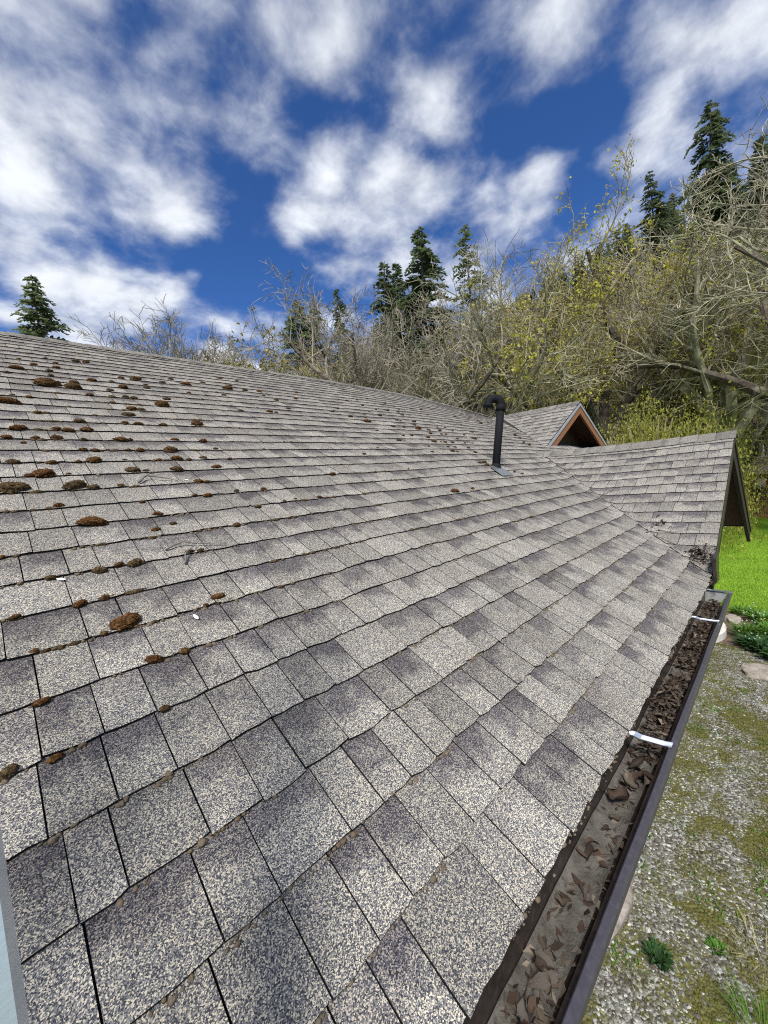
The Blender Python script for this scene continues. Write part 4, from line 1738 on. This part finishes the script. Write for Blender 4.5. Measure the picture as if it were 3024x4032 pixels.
def plant(name, c, n, h, spread, mat, label, cat="plant", wl=.03, seed=1, droop=.6, stem=True):
    r = random.Random(seed)
    root = empty(name, c)
    tag(root, label, cat)
    b_ = MB()
    for _ in range(n):
        a = r.uniform(0, 6.28)
        rr = spread * r.random() ** .6
        base = Vector((math.cos(a) * rr * .5, math.sin(a) * rr * .5, 0))
        hh = h * r.uniform(.4, 1.0)
        out_ = Vector((math.cos(a), math.sin(a), 0)) * spread * r.uniform(.1, .6)
        s = Vector((-math.sin(a), math.cos(a), 0)) * wl * r.uniform(.6, 1.2)
        p1 = base + out_ * .5 + Vector((0, 0, hh * .7))
        p2 = base + out_ * 1.2 + Vector((0, 0, hh * r.uniform(1 - droop * .5, 1.0)))
        b_.add([tuple(base + Vector((0, 0, .01))), tuple(p1 - s), tuple(p2), tuple(p1 + s)], [(0, 1, 2, 3)])
    b_.build("leaves", M[mat], root)
    if stem:
        b2 = MB()
        for k in range(5):
            a = k * 1.3
            b2.tube([(0, 0, -.01), (math.cos(a) * spread * .2, math.sin(a) * spread * .2, h * .4)], [.008, .004], 4)
        b2.build("stem", M['olivetwig'], root)
    return root


plant("leafy_plant", (9.45, .50, 0), 160, .34, .30, 'green', "bright green strap-leaved plant in the bed beyond the white step", seed=2, wl=.012)
plant("leafy_plant", (9.0, .33, 0), 260, .24, .34, 'darkgreen', "dark green leafy plant in the bed by the stepping stone", seed=3, wl=.028)
plant("leafy_plant", (9.7, .16, 0), 240, .30, .36, 'green', "mid green leafy plant at the right edge of the bed", seed=4, wl=.022)
plant("leafy_plant", (8.7, .10, 0), 200, .22, .28, 'darkgreen', "low dark plant at the bed's near right corner", seed=9, wl=.025)
plant("leafy_plant", (10.6, .30, 0), 180, .22, .4, 'green', "low green plant where the bed meets the lawn", seed=5, wl=.018)
plant("leafy_plant", (10.9, .62, 0), 120, .18, .3, 'green', "small green plant at the lawn edge behind the white step", seed=6, wl=.016)
plant("weed", (2.86, .62, 0), 120, .085, .10, 'darkgreen', "small dark broad-leaved weed in the near gravel", seed=7, wl=.014, stem=False)
plant("weed", (3.18, .34, 0), 60, .05, .07, 'green', "tiny pale green weed in the gravel right of the dark weed", seed=12, wl=.010, stem=False)
plant("grass_tuft", (3.25, .10, 0), 34, .22, .30, 'straw', "loose tuft of long pale grass at lower right", "grass", seed=8, wl=.003, stem=False)
plant("grass_tuft", (2.75, .08, 0), 70, .26, .30, 'green', "tuft of long green grass in the bottom right corner", "grass", seed=10, wl=.004, stem=False)
b = MB()
rf = random.Random(8)
for _ in range(70):
    u, y = rf.uniform(8.9, 10.9), rf.uniform(.0, .6)
    lump(b, (u, y, rf.uniform(.1, .3)), .012, .012, .010, rf)
tag(b.build("small_flowers", M['flower']), "scattered pale blue and white flowers in the bed", "flowers", kind="stuff")

# ------------------------------------------------------------------ gazebo
gz = empty("gazebo", (29.3, -.9, 0))
tag(gz, "cedar gazebo with tan shingle roof and lattice rails on the lawn", "gazebo")
NG, RG, ZG = 8, 2.75, 2.20
ang0 = R(22.5 + 13)
gc = [Vector((math.cos(ang0 + k * math.pi / 4) * RG, math.sin(ang0 + k * math.pi / 4) * RG, 0)) for k in range(NG)]
apex = Vector((0, 0, ZG + 1.75))
b = MB()
rg = random.Random(4)
for k in range(NG):
    a, c_ = gc[k] * 1.14, gc[(k + 1) % NG] * 1.14
    a = a + Vector((0, 0, ZG + .02))
    c_ = c_ + Vector((0, 0, ZG + .02))
    rows = 16
    nrm_ = ((c_ - a).cross(apex - a)).normalized()
    for rI in range(rows):
        t0, t1 = rI / rows, (rI + 1.1) / rows
        l0, r0 = a.lerp(apex, t0), c_.lerp(apex, t0)
        l1, r1 = a.lerp(apex, min(t1, 1)), c_.lerp(apex, min(t1, 1))
        w_ = (r0 - l0).length
        nt = max(1, int(w_ / .28))
        for q in range(nt):
            f0, f1 = q / nt + .004, (q + 1) / nt - .004
            o0 = nrm_ * .018
            o1 = nrm_ * .004
            A, B_, C_, D_ = l0.lerp(r0, f0) + o0, l0.lerp(r0, f1) + o0, l1.lerp(r1, f1) + o1, l1.lerp(r1, f0) + o1
            b.add([tuple(A), tuple(B_), tuple(C_), tuple(D_), tuple(A - nrm_ * .016), tuple(B_ - nrm_ * .016)], [(0, 1, 2, 3), (4, 5, 1, 0)], tint=rg.uniform(.7, 1.15))
gr = b.build("roof", M['gaz_shingle'], gz)
gr["kind"] = "stuff"
b = MB()
for k in range(NG):
    a, c_ = gc[k] * 1.13 + Vector((0, 0, ZG)), gc[(k + 1) % NG] * 1.13 + Vector((0, 0, ZG))
    b.add([tuple(a), tuple(c_), tuple(apex - Vector((0, 0, .03)))], [(0, 1, 2)])
b.build("roof_deck", M['wood_post'], gz)
for k in range(NG):
    a, c_ = gc[k], gc[(k + 1) % NG]
    b = MB()
    b.beam(a * 1.08 + Vector((0, 0, ZG - .10)), c_ * 1.08 + Vector((0, 0, ZG - .10)), .05, .19)
    b.build("header_beam", M['wood_post'], gz)
    b = MB()
    b.beam(a + Vector((0, 0, .0)), a + Vector((0, 0, ZG - .0)), .115, .115, (1, 0, 0))
    b.build("post", M['wood_post'], gz)
    if k == 4:
        continue
    for hz in (.86, .30):
        b = MB()
        b.beam(a.lerp(c_, .025) + Vector((0, 0, hz)), a.lerp(c_, .975) + Vector((0, 0, hz)), .05, .05)
        b.build("rail", M['wood_post'], gz)
    nlat = 14
    for q in range(-4, nlat):
        for sg in (1, -1):
            f0, f1 = q / nlat, (q + 4) / nlat
            z0_, z1_ = (.33, .83) if sg > 0 else (.83, .33)
            if f0 < .03:
                z0_ = z0_ + (z1_ - z0_) * (.03 - f0) / (f1 - f0)
                f0 = .03
            if f1 > .97:
                z1_ = z0_ + (z1_ - z0_) * (.97 - f0) / (f1 - f0)
                f1 = .97
            if f1 - f0 < .02:
                continue
            b = MB()
            nn_ = (c_ - a).cross(Vector((0, 0, 1))).normalized() * (.008 * sg)
            b.beam(a.lerp(c_, f0) + nn_ + Vector((0, 0, z0_)), a.lerp(c_, f1) + nn_ + Vector((0, 0, z1_)), .012, .035)
            b.build("lattice_slat", M['wood_post'], gz)
b = MB()
b.add([tuple(q * 1.04 + Vector((0, 0, .18))) for q in gc] + [tuple(q * 1.04) for q in gc], [tuple(range(NG))] + [(k + NG, (k + 1) % NG + NG, (k + 1) % NG, k) for k in range(NG)])
b.build("floor_deck", M['wood_post'], gz)

# ------------------------------------------------------------------ trees


class Tree:
    """recursive skeleton: thick wood and twigs are kept apart"""

    def __init__(self, seed):
        self.r = random.Random(seed)
        self.wood, self.tw, self.tips = MB(), MB(), []

    def path(self, p, d, ln, n, gnarl, up=0.0):
        pts = [p.copy()]
        d = d.normalized()
        for i in range(n):
            d = (d + Vector((self.r.gauss(0, gnarl), self.r.gauss(0, gnarl), self.r.gauss(0, gnarl) + up))).normalized()
            p = p + d * (ln / n)
            pts.append(p.copy())
        return pts, d


def bare_tree(seed, H, spread=.5, gnarl=.22, kids=(6, 8, 7, 4), rtrunk=None, trunk_frac=.28, lean=(0, 0), twig_r=.0062, lens=(.46, .25, .13, .07), up=(.06, .03, .03)):
    T = Tree(seed)
    r = T.r
    rt_ = rtrunk or H * .022
    tp, td = T.path(Vector((0, 0, -.3)), Vector((lean[0], lean[1], 1)), H * trunk_frac, 6, gnarl * .35)
    T.wood.tube(tp, [rt_ * (1.25 - .5 * i / 6) for i in range(7)], 9)
    tops = [(tp[-1], td)]

    def child_dir(d, ang):
        a = r.uniform(0, 6.283)
        ref = Vector((0, 0, 1)) if abs(d.z) < .9 else Vector((1, 0, 0))
        s = d.cross(ref).normalized()
        t = d.cross(s)
        return (d * math.cos(ang) + (s * math.cos(a) + t * math.sin(a)) * math.sin(ang)).normalized()

    def grow(p, d, ln, rad, lvl):
        n = (9, 7, 5, 3)[lvl]
        pts, dd = T.path(p, d, ln, n, gnarl * (.9, .85, .8, .75)[lvl], up[min(lvl, 2)])
        r1 = max(rad * .35, twig_r * .7)
        rads = [rad + (r1 - rad) * i / n for i in range(n + 1)]
        (T.wood if lvl < 1 else T.tw).tube(pts, rads, (7, 5, 4, 3)[lvl], False)
        if lvl >= 3:
            T.tips.append((pts[-1], dd))
            T.tips.append((pts[-2], dd))
            return
        k = kids[lvl + 1]
        for c in range(k):
            t = .22 + .78 * (c + r.random()) / k
            i = min(n - 1, int(t * n))
            q = pts[i].lerp(pts[i + 1], t * n - i)
            d2 = (pts[i + 1] - pts[i]).normalized()
            grow(q, child_dir(d2, r.uniform(.5, 1.15)), ln * r.uniform(.6, 1.15) * lens[lvl + 1] / lens[lvl] * (1.15 - .45 * t), max(rads[i] * r.uniform(.3, .5), twig_r), lvl + 1)
    for c in range(kids[0]):
        a = 6.283 * (c + r.random() * .7) / kids[0]
        tilt = r.uniform(.25, .95) * spread * 2 if c else .12
        d = Vector((math.cos(a) * math.sin(tilt), math.sin(a) * math.sin(tilt), math.cos(tilt)))
        q = tp[-1 - (c % 3)]
        grow(q, d, H * lens[0] * r.uniform(.85, 1.25), rt_ * r.uniform(.45, .66), 0)
    return T


def buds(T, n, size, seed, low=0.0, hang=True, H=10, mind=1):
    r = random.Random(seed)
    b_ = MB()
    for _ in range(n):
        p, d = T.tips[r.randrange(len(T.tips))]
        if r.random() < low * (p.z / H):
            continue
        p = p + Vector((r.gauss(0, .05), r.gauss(0, .05), r.gauss(0, .05)))
        for k in range(2):
            a = r.uniform(0, 6.28)
            s = size * r.uniform(.5, 1.2)
            e1_ = Vector((math.cos(a), math.sin(a), r.uniform(-.4, .4))) * s * .45
            e2_ = Vector((r.gauss(0, .4), r.gauss(0, .4), -1 if hang else r.uniform(-1, 1))) * s
            b_.add([tuple(p), tuple(p + e1_ + e2_ * .5), tuple(p + e2_), tuple(p - e1_ + e2_ * .5)], [(0, 1, 2, 3)])
    return b_


def fir(seed, H, rad, density=1.0, droop=.25, top_bare=.02, base=.08, lump=.25, pine=False):
    """conifer: whorled limbs carrying flat sprays of needles"""
    r = random.Random(seed)
    wood_, nd = MB(), MB()
    tr = H * .013
    sway = [Vector((r.gauss(0, .02) * H * t, r.gauss(0, .02) * H * t, 0)) for t in (0, .3, .6, 1)]
    tp = [Vector((0, 0, -.4)), Vector((0, 0, H * .3)) + sway[1] * .5, Vector((0, 0, H * .65)) + sway[2] * .5, Vector((0, 0, H)) + sway[3] * .5]
    wood_.tube(tp, [tr * 1.2, tr * .85, tr * .45, .02], 7)

    def axis(z):
        t = max(0, min(1, z / H)) * 3
        i = min(2, int(t))
        return tp[i].lerp(tp[i + 1], t - i)
    nb = int(150 * density)
    o1 = r.uniform(0, 40)
    for k in range(nb):
        t = base + (1 - base - .005) * ((k + r.random()) / nb) ** .92
        z = t * H
        a = r.uniform(0, 6.283)
        env = (1 - t) ** .8 if not pine else min(1, (1 - t) * 2.2) ** .7 * .8
        ln = rad * env * (1 + lump * 1.6 * mnoise.noise((a * .9, t * 7, o1))) * r.uniform(.7, 1.12) + .12
        if t < base + .06:
            ln *= r.uniform(.4, .9)
        d = Vector((math.cos(a), math.sin(a), 0))
        p0 = axis(z)
        rise = r.uniform(.05, .35) + (.35 if t > .8 else 0)
        pts = []
        for i in range(6):
            q = i / 5
            pts.append(p0 + d * (ln * q) + Vector((0, 0, ln * (rise * q - (droop + rise) * q * q * r.uniform(.85, 1.1)))))
        wood_.tube(pts, [.012 + .02 * ln / 3 * (1 - i / 5) for i in range(6)], 3, False)
        nsp = max(5, int(ln * 13))
        sd_ = Vector((-d.y, d.x, 0))
        for s_ in range(nsp):
            q = .12 + .88 * (s_ + r.random()) / nsp
            i = min(4, int(q * 5))
            c = pts[i].lerp(pts[i + 1], q * 5 - i)
            w = (.20 + .42 * ln * (1 - q) * .55 + .08) * r.uniform(.6, 1.15)
            if pine:
                w = r.uniform(.18, .34)
            for sg in (-1, 1):
                dirv = (sd_ * sg * r.uniform(.6, 1.0) + d * r.uniform(.35, .9) + Vector((0, 0, r.uniform(-.5, .12) if not pine else r.uniform(-.3, .6)))).normalized()
                perp = dirv.cross(Vector((r.gauss(0, .35), r.gauss(0, .35), 1))).normalized() * (.055 + .07 * w)
                e_ = c + dirv * w
                mdl = c + dirv * w * .5
                nd.add([tuple(c), tuple(mdl - perp), tuple(e_), tuple(mdl + perp)], [(0, 1, 2, 3)])
    return wood_, nd


def proto(parts, key):
    """parts: [(name, mesh, material)] shared by every copy of one tree shape"""
    return [(n_, m_.mesh(n_ + "_" + key) if isinstance(m_, MB) else m_, mt) for n_, m_, mt in parts]


PROT = {}


def bare_proto(key, seed, twigmat, barkmat='bark', budspec=None, **kw):
    T = bare_tree(seed, 10.0, **kw)
    parts = [("trunk", T.wood, M[barkmat]), ("branches", T.tw, M[twigmat])]
    for (nm, n, size, mat, low) in (budspec or []):
        parts.append((nm, buds(T, n, size, seed + 1, low), M[mat]))
    PROT[key] = proto(parts, key)


bare_proto('lichen', 101, 'lichen', spread=.55, gnarl=.21, kids=(8, 9, 8, 6), twig_r=.007)
bare_proto('lichen2', 131, 'lichen', 'lichen', spread=.42, gnarl=.18, kids=(7, 10, 9, 6), trunk_frac=.3, lean=(.08, .04))
bare_proto('grey', 102, 'greytwig', spread=.45, gnarl=.2, kids=(8, 10, 8, 6), twig_r=.0095)
bare_proto('grey2', 122, 'greytwig', spread=.35, gnarl=.18, kids=(7, 9, 8, 6), twig_r=.0095)
bare_proto('oak', 103, 'greytwig', spread=.55, gnarl=.27, kids=(7, 10, 9, 6), rtrunk=.2, lean=(-.22, .2))
bare_proto('maple', 104, 'olivetwig', spread=.5, gnarl=.24, kids=(7, 9, 9, 6), rtrunk=.27, budspec=[("buds", 8000, .062, 'bud', .9), ("small_buds", 7000, .05, 'olivebud', 0.0)])
bare_proto('maple2', 114, 'olivetwig', spread=.45, gnarl=.24, kids=(7, 9, 9, 6), rtrunk=.22, budspec=[("buds", 7000, .06, 'bud', .75), ("small_buds", 7000, .055, 'olivebud', 0.0)])
bare_proto('yellow', 105, 'olivetwig', spread=.5, gnarl=.25, kids=(7, 9, 8, 6), budspec=[("buds", 6000, .10, 'olivebud', 0), ("bright_buds", 3500, .09, 'bud', 0)])
bare_proto('pale', 106, 'lichen', spread=.55, gnarl=.26, kids=(8, 9, 8, 6), budspec=[("blossom", 6000, .06, 'palebud', 0)], trunk_frac=.18)


def fir_proto(key, seed, mat='needle', **kw):
    w_, n_ = fir(seed, 20.0, **kw)
    PROT[key] = proto([("trunk", w_, M['bark']), ("crown", n_, M[mat])], key)


fir_proto('fir', 201, rad=5.0, density=1.8)
fir_proto('fir2', 202, rad=4.4, density=1.7, lump=.4)
fir_proto('fir3', 203, rad=5.6, density=1.8, droop=.35, lump=.4)
fir_proto('firpale', 204, 'needle2', rad=6.0, density=2.0, droop=.12, lump=.45)
fir_proto('pine', 205, 'needle2', rad=3.0, density=1.1, pine=True, base=.25, lump=.5)
fir_proto('cedar', 206, 'needle2', rad=6.0, density=2.4, droop=.12, base=.05, lump=.5)
PROT_H = {k: max(v.co.z for _, me, _ in parts for v in me.vertices) for k, parts in PROT.items()}


def plant_tree(key, name, az, dist, top_el, label, group=None, wid=1.0, rot=None, cat="tree", h=None):
    x_, y_ = dist * math.cos(R(az)), dist * math.sin(R(az))
    z_ = terrain(x_, y_)
    H = h if h else dist * math.tan(R(top_el)) + CAM_Z - z_
    root = empty(name, (x_, y_, z_), rot if rot is not None else rtree.uniform(0, 6.28))
    k = H / PROT_H[key]
    root.scale = (k * wid, k * wid, k)
    tag(root, label, cat, group)
    for n_, me, mt in PROT[key]:
        link_mesh(n_, me, mt, root)
    return root


rtree = random.Random(88)
# --- over the main ridge, from left to right
plant_tree('cedar', "conifer_tree", 84.2, 38, 23.9, "lone bushy conifer above the ridge at far left", wid=1.0)
for az, el, d, key, lab in ((76.5, 18.4, 34, 'grey2', "small bare tree right of the lone conifer, only its tips above the ridge"),
                            (72.0, 20.6, 33, 'grey', "leftmost tall bare tree above the ridge"),
                            (69.0, 21.0, 36, 'grey2', "second bare tree of the grey row above the ridge"),
                            (66.2, 22.2, 32, 'grey', "tallest bare tree of the grey row above the ridge"),
                            (63.2, 21.6, 34, 'grey2', "bare tree right of the tallest in the grey row"),
                            (60.8, 19.4, 30, 'yellow', "bare tree with a greenish haze of buds at the end of the grey row"),
                            (58.2, 17.5, 33, 'grey', "low bare tree just left of the pale double conifer")):
    plant_tree(key, "bare_tree", az, d, el, lab, "bare trees above the ridge")
plant_tree('firpale', "conifer_tree", 55.6, 44, 24.3, "pale green conifer with a twin crown, left member", "twin pale conifers", wid=1.15)
plant_tree('firpale', "conifer_tree", 53.2, 46, 23.6, "pale green conifer with a twin crown, right member", "twin pale conifers", wid=1.0)
plant_tree('yellow', "budding_tree", 53.0, 27, 18.0, "yellow-green budding tree in front of the twin conifers", "budding trees")
plant_tree('yellow', "budding_tree", 50.2, 25, 17.0, "low yellow-green budding tree left of the leaning oak", "budding trees")
plant_tree('fir2', "fir_tree", 49.6, 52, 25.4, "slender fir between the twin conifers and the tall firs", wid=.8)
plant_tree('fir2', "fir_tree", 43.4, 50, 27.9, "fir at the left of the tall central group", "tall central firs", wid=1.1)
plant_tree('fir', "fir_tree", 41.0, 54, 28.0, "narrow fir tucked behind the tallest central fir", "tall central firs", wid=1.0)
plant_tree('fir3', "fir_tree", 38.0, 47, 31.0, "tallest dark fir of the central group", "tall central firs", wid=1.15)
plant_tree('pine', "pine_tree", 31.4, 52, 30.4, "slender pine standing alone against the sky", wid=.9)
plant_tree('oak', "bare_oak", 41.0, 21, 26.5, "leaning dark-trunked bare oak behind the ridge", "bare oaks", rot=0.6)
plant_tree('oak', "bare_oak", 36.2, 23, 26.0, "upright bare oak just right of the leaning oak", "bare oaks", rot=2.9)
plant_tree('grey', "bare_tree", 46.4, 25, 24.6, "bare tree left of the leaning oak", "bare trees above the ridge")
plant_tree('grey2', "bare_tree", 48.6, 29, 21.5, "slim bare tree between the budding tree and the oaks", "bare trees above the ridge")
plant_tree('pale', "blossom_tree", 40.8, 29, 13.8, "pale whitish blossoming thicket tree behind the leaning oak", "blossom trees")
plant_tree('pale', "blossom_tree", 44.0, 31, 12.6, "low whitish blossoming tree left of the oaks", "blossom trees")
plant_tree('lichen2', "lichen_tree", 29.6, 22, 26.0, "pale lichen-covered tree rising behind the vent pipe", "lichen trees")
plant_tree('lichen', "lichen_tree", 33.2, 27, 23.5, "grey lichen tree between the oak and the vent pipe", "lichen trees")
plant_tree('lichen', "lichen_tree", 25.6, 28, 22.5, "lichen tree between the vent pipe and the big maple", "lichen trees")
plant_tree('maple', "budding_maple", 15.8, 23, 30.0, "large budding maple above the upper gable", "budding maples", rot=.4)
plant_tree('maple2', "budding_maple", 21.6, 26, 24.5, "smaller budding maple left of the large one", "budding maples", rot=1.9)
plant_tree('maple2', "budding_maple", 10.2, 26, 19.0, "low budding maple above the front wing", "budding maples", rot=3.9)
plant_tree('lichen', "lichen_tree", -5.5, 20.5, 32.0, "huge pale lichen tree reaching in from the right edge", "lichen trees", wid=1.15, rot=2.2)
plant_tree('lichen2', "lichen_tree", 5.2, 24, 26.5, "tall lichen tree over the front gable's peak", "lichen trees", wid=1.2, rot=4.0)
plant_tree('lichen2', "lichen_tree", 1.6, 33, 21.0, "lichen tree behind the gazebo", "lichen trees", rot=1.1)
plant_tree('grey', "bare_tree", 7.6, 29, 28.5, "thin grey tree with open top left of the big right fir", "bare trees on the right", rot=.2)
plant_tree('lichen2', "lichen_tree", 12.2, 31, 15.5, "low lichen tree behind the budding maples", "lichen trees", rot=5.0)
plant_tree('fir3', "fir_tree", 5.6, 50, 32.4, "broad dark fir at upper right behind bare branches", "hillside firs", wid=.95)
plant_tree('fir', "fir_tree", 10.4, 58, 29.2, "pointed fir on the skyline right of the large maple", "hillside firs", wid=.9)
plant_tree('fir2', "fir_tree", 1.2, 46, 28.0, "dark fir at the right edge below the skyline", "hillside firs", wid=1.1)
# --- the wooded hillside
HILL = []
n_f = 0
tries = 0
spots = []
while n_f < 120 and tries < 4000:
    tries += 1
    az = rtree.uniform(-4, 38)
    d = rtree.uniform(56, 118)
    x_, y_ = d * math.cos(R(az)), d * math.sin(R(az))
    if terrain(x_, y_) < 1.5:
        continue
    if any((x_ - a) ** 2 + (y_ - c_) ** 2 < 11 for a, c_ in spots):
        continue
    h = rtree.uniform(12, 20)
    lim_ = 28.5 if az < 12 else 26 - (az - 12) * .32
    if math.degrees(math.atan2(terrain(x_, y_) + h - CAM_Z, d)) > lim_:
        h = d * math.tan(R(lim_)) + CAM_Z - terrain(x_, y_)
        if h < 6:
            continue
    spots.append((x_, y_))
    n_f += 1
    zone = "right of the large maple" if az < 12 else "behind the budding maples" if az < 24 else "behind the lichen trees"
    dep = "lower" if d < 80 else "upper"
    HILL.append((az, dep, zone, "dark fir", plant_tree(rtree.choice(('fir', 'fir2', 'fir3', 'firpale', 'firpale')), "fir_tree", az, d, 0, "fir", "firs of the hillside wood", wid=rtree.uniform(.8, 1.1), h=h)))
n_b = 0
while n_b < 34:
    az = rtree.uniform(-3, 37)
    d = rtree.uniform(34, 70)
    x_, y_ = d * math.cos(R(az)), d * math.sin(R(az))
    h = rtree.uniform(7, 12)
    n_b += 1
    zone = "right of the large maple" if az < 12 else "behind the budding maples" if az < 24 else "behind the lichen trees"
    dep = "lower" if d < 52 else "upper"
    HILL.append((az, dep, zone, "bare tree", plant_tree(rtree.choice(('grey', 'yellow', 'maple2', 'grey2', 'lichen2', 'yellow')), "bare_tree", az, d, 0, "bare tree", "bare trees of the hillside wood", h=h)))
cnt_ = {}
for az, dep, zone, what, o in sorted(HILL, key=lambda t: -t[0]):
    k_ = (dep, zone, what)
    cnt_[k_] = cnt_.get(k_, 0) + 1
    o["label"] = f"{ordinal(cnt_[k_])} {what} from the left on the {dep} hillside {zone}"

# shrubs at the foot of the hill
def shrub_proto(key, seed, mat, n=11000):
    r = random.Random(seed)
    lv, st_ = MB(), MB()
    for k in range(14):
        a, e_ = r.uniform(0, 6.28), r.uniform(.5, 1.3)
        st_.tube([(0, 0, -.05), (math.cos(a) * .3 * math.cos(e_), math.sin(a) * .3 * math.cos(e_), .5), (math.cos(a) * .8 * math.cos(e_), math.sin(a) * .8 * math.cos(e_), .4 + .5 * math.sin(e_))], [.03, .02, .008], 4, False)
    o1 = r.uniform(0, 30)
    for _ in range(n):
        a, e_ = r.uniform(0, 6.28), math.asin(r.uniform(-.15, 1))
        n_ = Vector((math.cos(a) * math.cos(e_), math.sin(a) * math.cos(e_), math.sin(e_)))
        q = r.random() ** .35 * (1 + .5 * mnoise.noise(n_ * 2.2 + Vector((o1, 0, 0))))
        c = Vector((n_.x * q, n_.y * q, .15 + n_.z * q * .85))
        s = r.uniform(.007, .018)
        d1 = Vector((r.gauss(0, 1), r.gauss(0, 1), r.gauss(0, 1))).normalized() * s
        d2 = d1.cross(Vector((r.gauss(0, 1), r.gauss(0, 1), r.gauss(0, 1)))).normalized() * s * .6
        lv.add([tuple(c - d1), tuple(c + d2), tuple(c + d1), tuple(c - d2)], [(0, 1, 2, 3)])
    PROT[key] = proto([("stems", st_, M['olivetwig']), ("leaves", lv, M[mat])], key)
    PROT_H[key] = 1.0


shrub_proto('shrub', 301, 'shrub')
shrub_proto('brush', 302, 'brush')
shrub_proto('dark', 303, 'needle2')
for az, d, h, key, lab in ((13.8, 17.5, 5.0, 'shrub', "bright yellow-green shrub above the wing's ridge, left of centre"),
                           (11.2, 18, 5.6, 'shrub', "bright yellow-green shrub above the middle of the wing's ridge"),
                           (8.3, 18.5, 5.3, 'shrub', "bright green shrub above the right end of the wing's ridge"),
                           (6.6, 22, 5.0, 'shrub', "yellow-green shrub beside the front gable's peak"),
                           (17.6, 19, 5.2, 'brush', "olive bush behind the upper gable's peak"),
                           (22.8, 19, 5.4, 'shrub', "yellow-green shrub left of the upper gable"),
                           (26.8, 21, 5.6, 'dark', "dark bush just right of the vent pipe bend"),
                           (32.5, 23, 6.6, 'brush', "olive bush left of the vent pipe"),
                           (36.8, 24, 7.2, 'brush', "olive bush at the foot of the upright oak"),
                           (45.0, 33, 5.0, 'brush', "brush behind the ridge left of the oaks"),
                           (49.0, 34, 6.0, 'brush', "brush behind the ridge below the slender fir"),
                           (3.9, 36, 4.2, 'shrub', "green shrub left of the gazebo roof"),
                           (-.5, 38, 3.6, 'dark', "dark bush seen through the gazebo"),
                           (1.8, 40, 4.0, 'brush', "olive brush behind the gazebo roof")):
    plant_tree(key, "shrub", az, d, 0, lab, "shrubs at the foot of the hill", h=h, cat="shrub", wid=rtree.uniform(.38, .48))

# brush that covers the slope between the trees
b = MB()
ru = random.Random(61)
n_u = 0
while n_u < 110000:
    az = ru.uniform(-5, 44)
    d = ru.uniform(30, 105)
    x_, y_ = d * math.cos(R(az)), d * math.sin(R(az))
    dn = mnoise.noise((x_ * .12, y_ * .12, 5.5))
    n_u += 1
    if dn < -.12:
        continue
    z_ = terrain(x_, y_)
    hh = ru.random() ** 1.5 * (1.2 + 2.4 * max(0, dn))
    s = ru.uniform(.08, .2)
    d1 = Vector((ru.gauss(0, 1), ru.gauss(0, 1), ru.gauss(.4, 1))).normalized() * s
    d2 = d1.cross(Vector((ru.gauss(0, 1), ru.gauss(0, 1), ru.gauss(0, 1)))).normalized() * s * .5
    c = Vector((x_, y_, z_ + hh))
    b.add([tuple(c - d1), tuple(c + d2), tuple(c + d1), tuple(c - d2)], [(0, 1, 2, 3)])
tag(b.build("undergrowth", M['brush']), "olive undergrowth covering the wooded slope", "undergrowth", kind="stuff")


def pole(az, d, h, r_, mat, label, name="wooden_pole"):
    x_, y_ = d * math.cos(R(az)), d * math.sin(R(az))
    z_ = terrain(x_, y_)
    b_ = MB()
    b_.tube([(0, 0, -.2), (.01, 0, h * .5), (0, .01, h)], [r_ * 1.1, r_, r_ * .85], 10)
    o_ = b_.build(name, M[mat], None, True, (x_, y_, z_))
    tag(o_, label, "pole")


pole(25.3, 33, 8.2, .17, 'wood_orange', "slender orange wooden pole right of the vent pipe")
pole(2.6, 42, 8.4, .15, 'wood_rust', "rust-red post standing left of the gazebo roof")
pole(27.6, 36, 6.5, .12, 'lichen', "pale thin dead tree stem behind the vent pipe bend", "dead_tree")
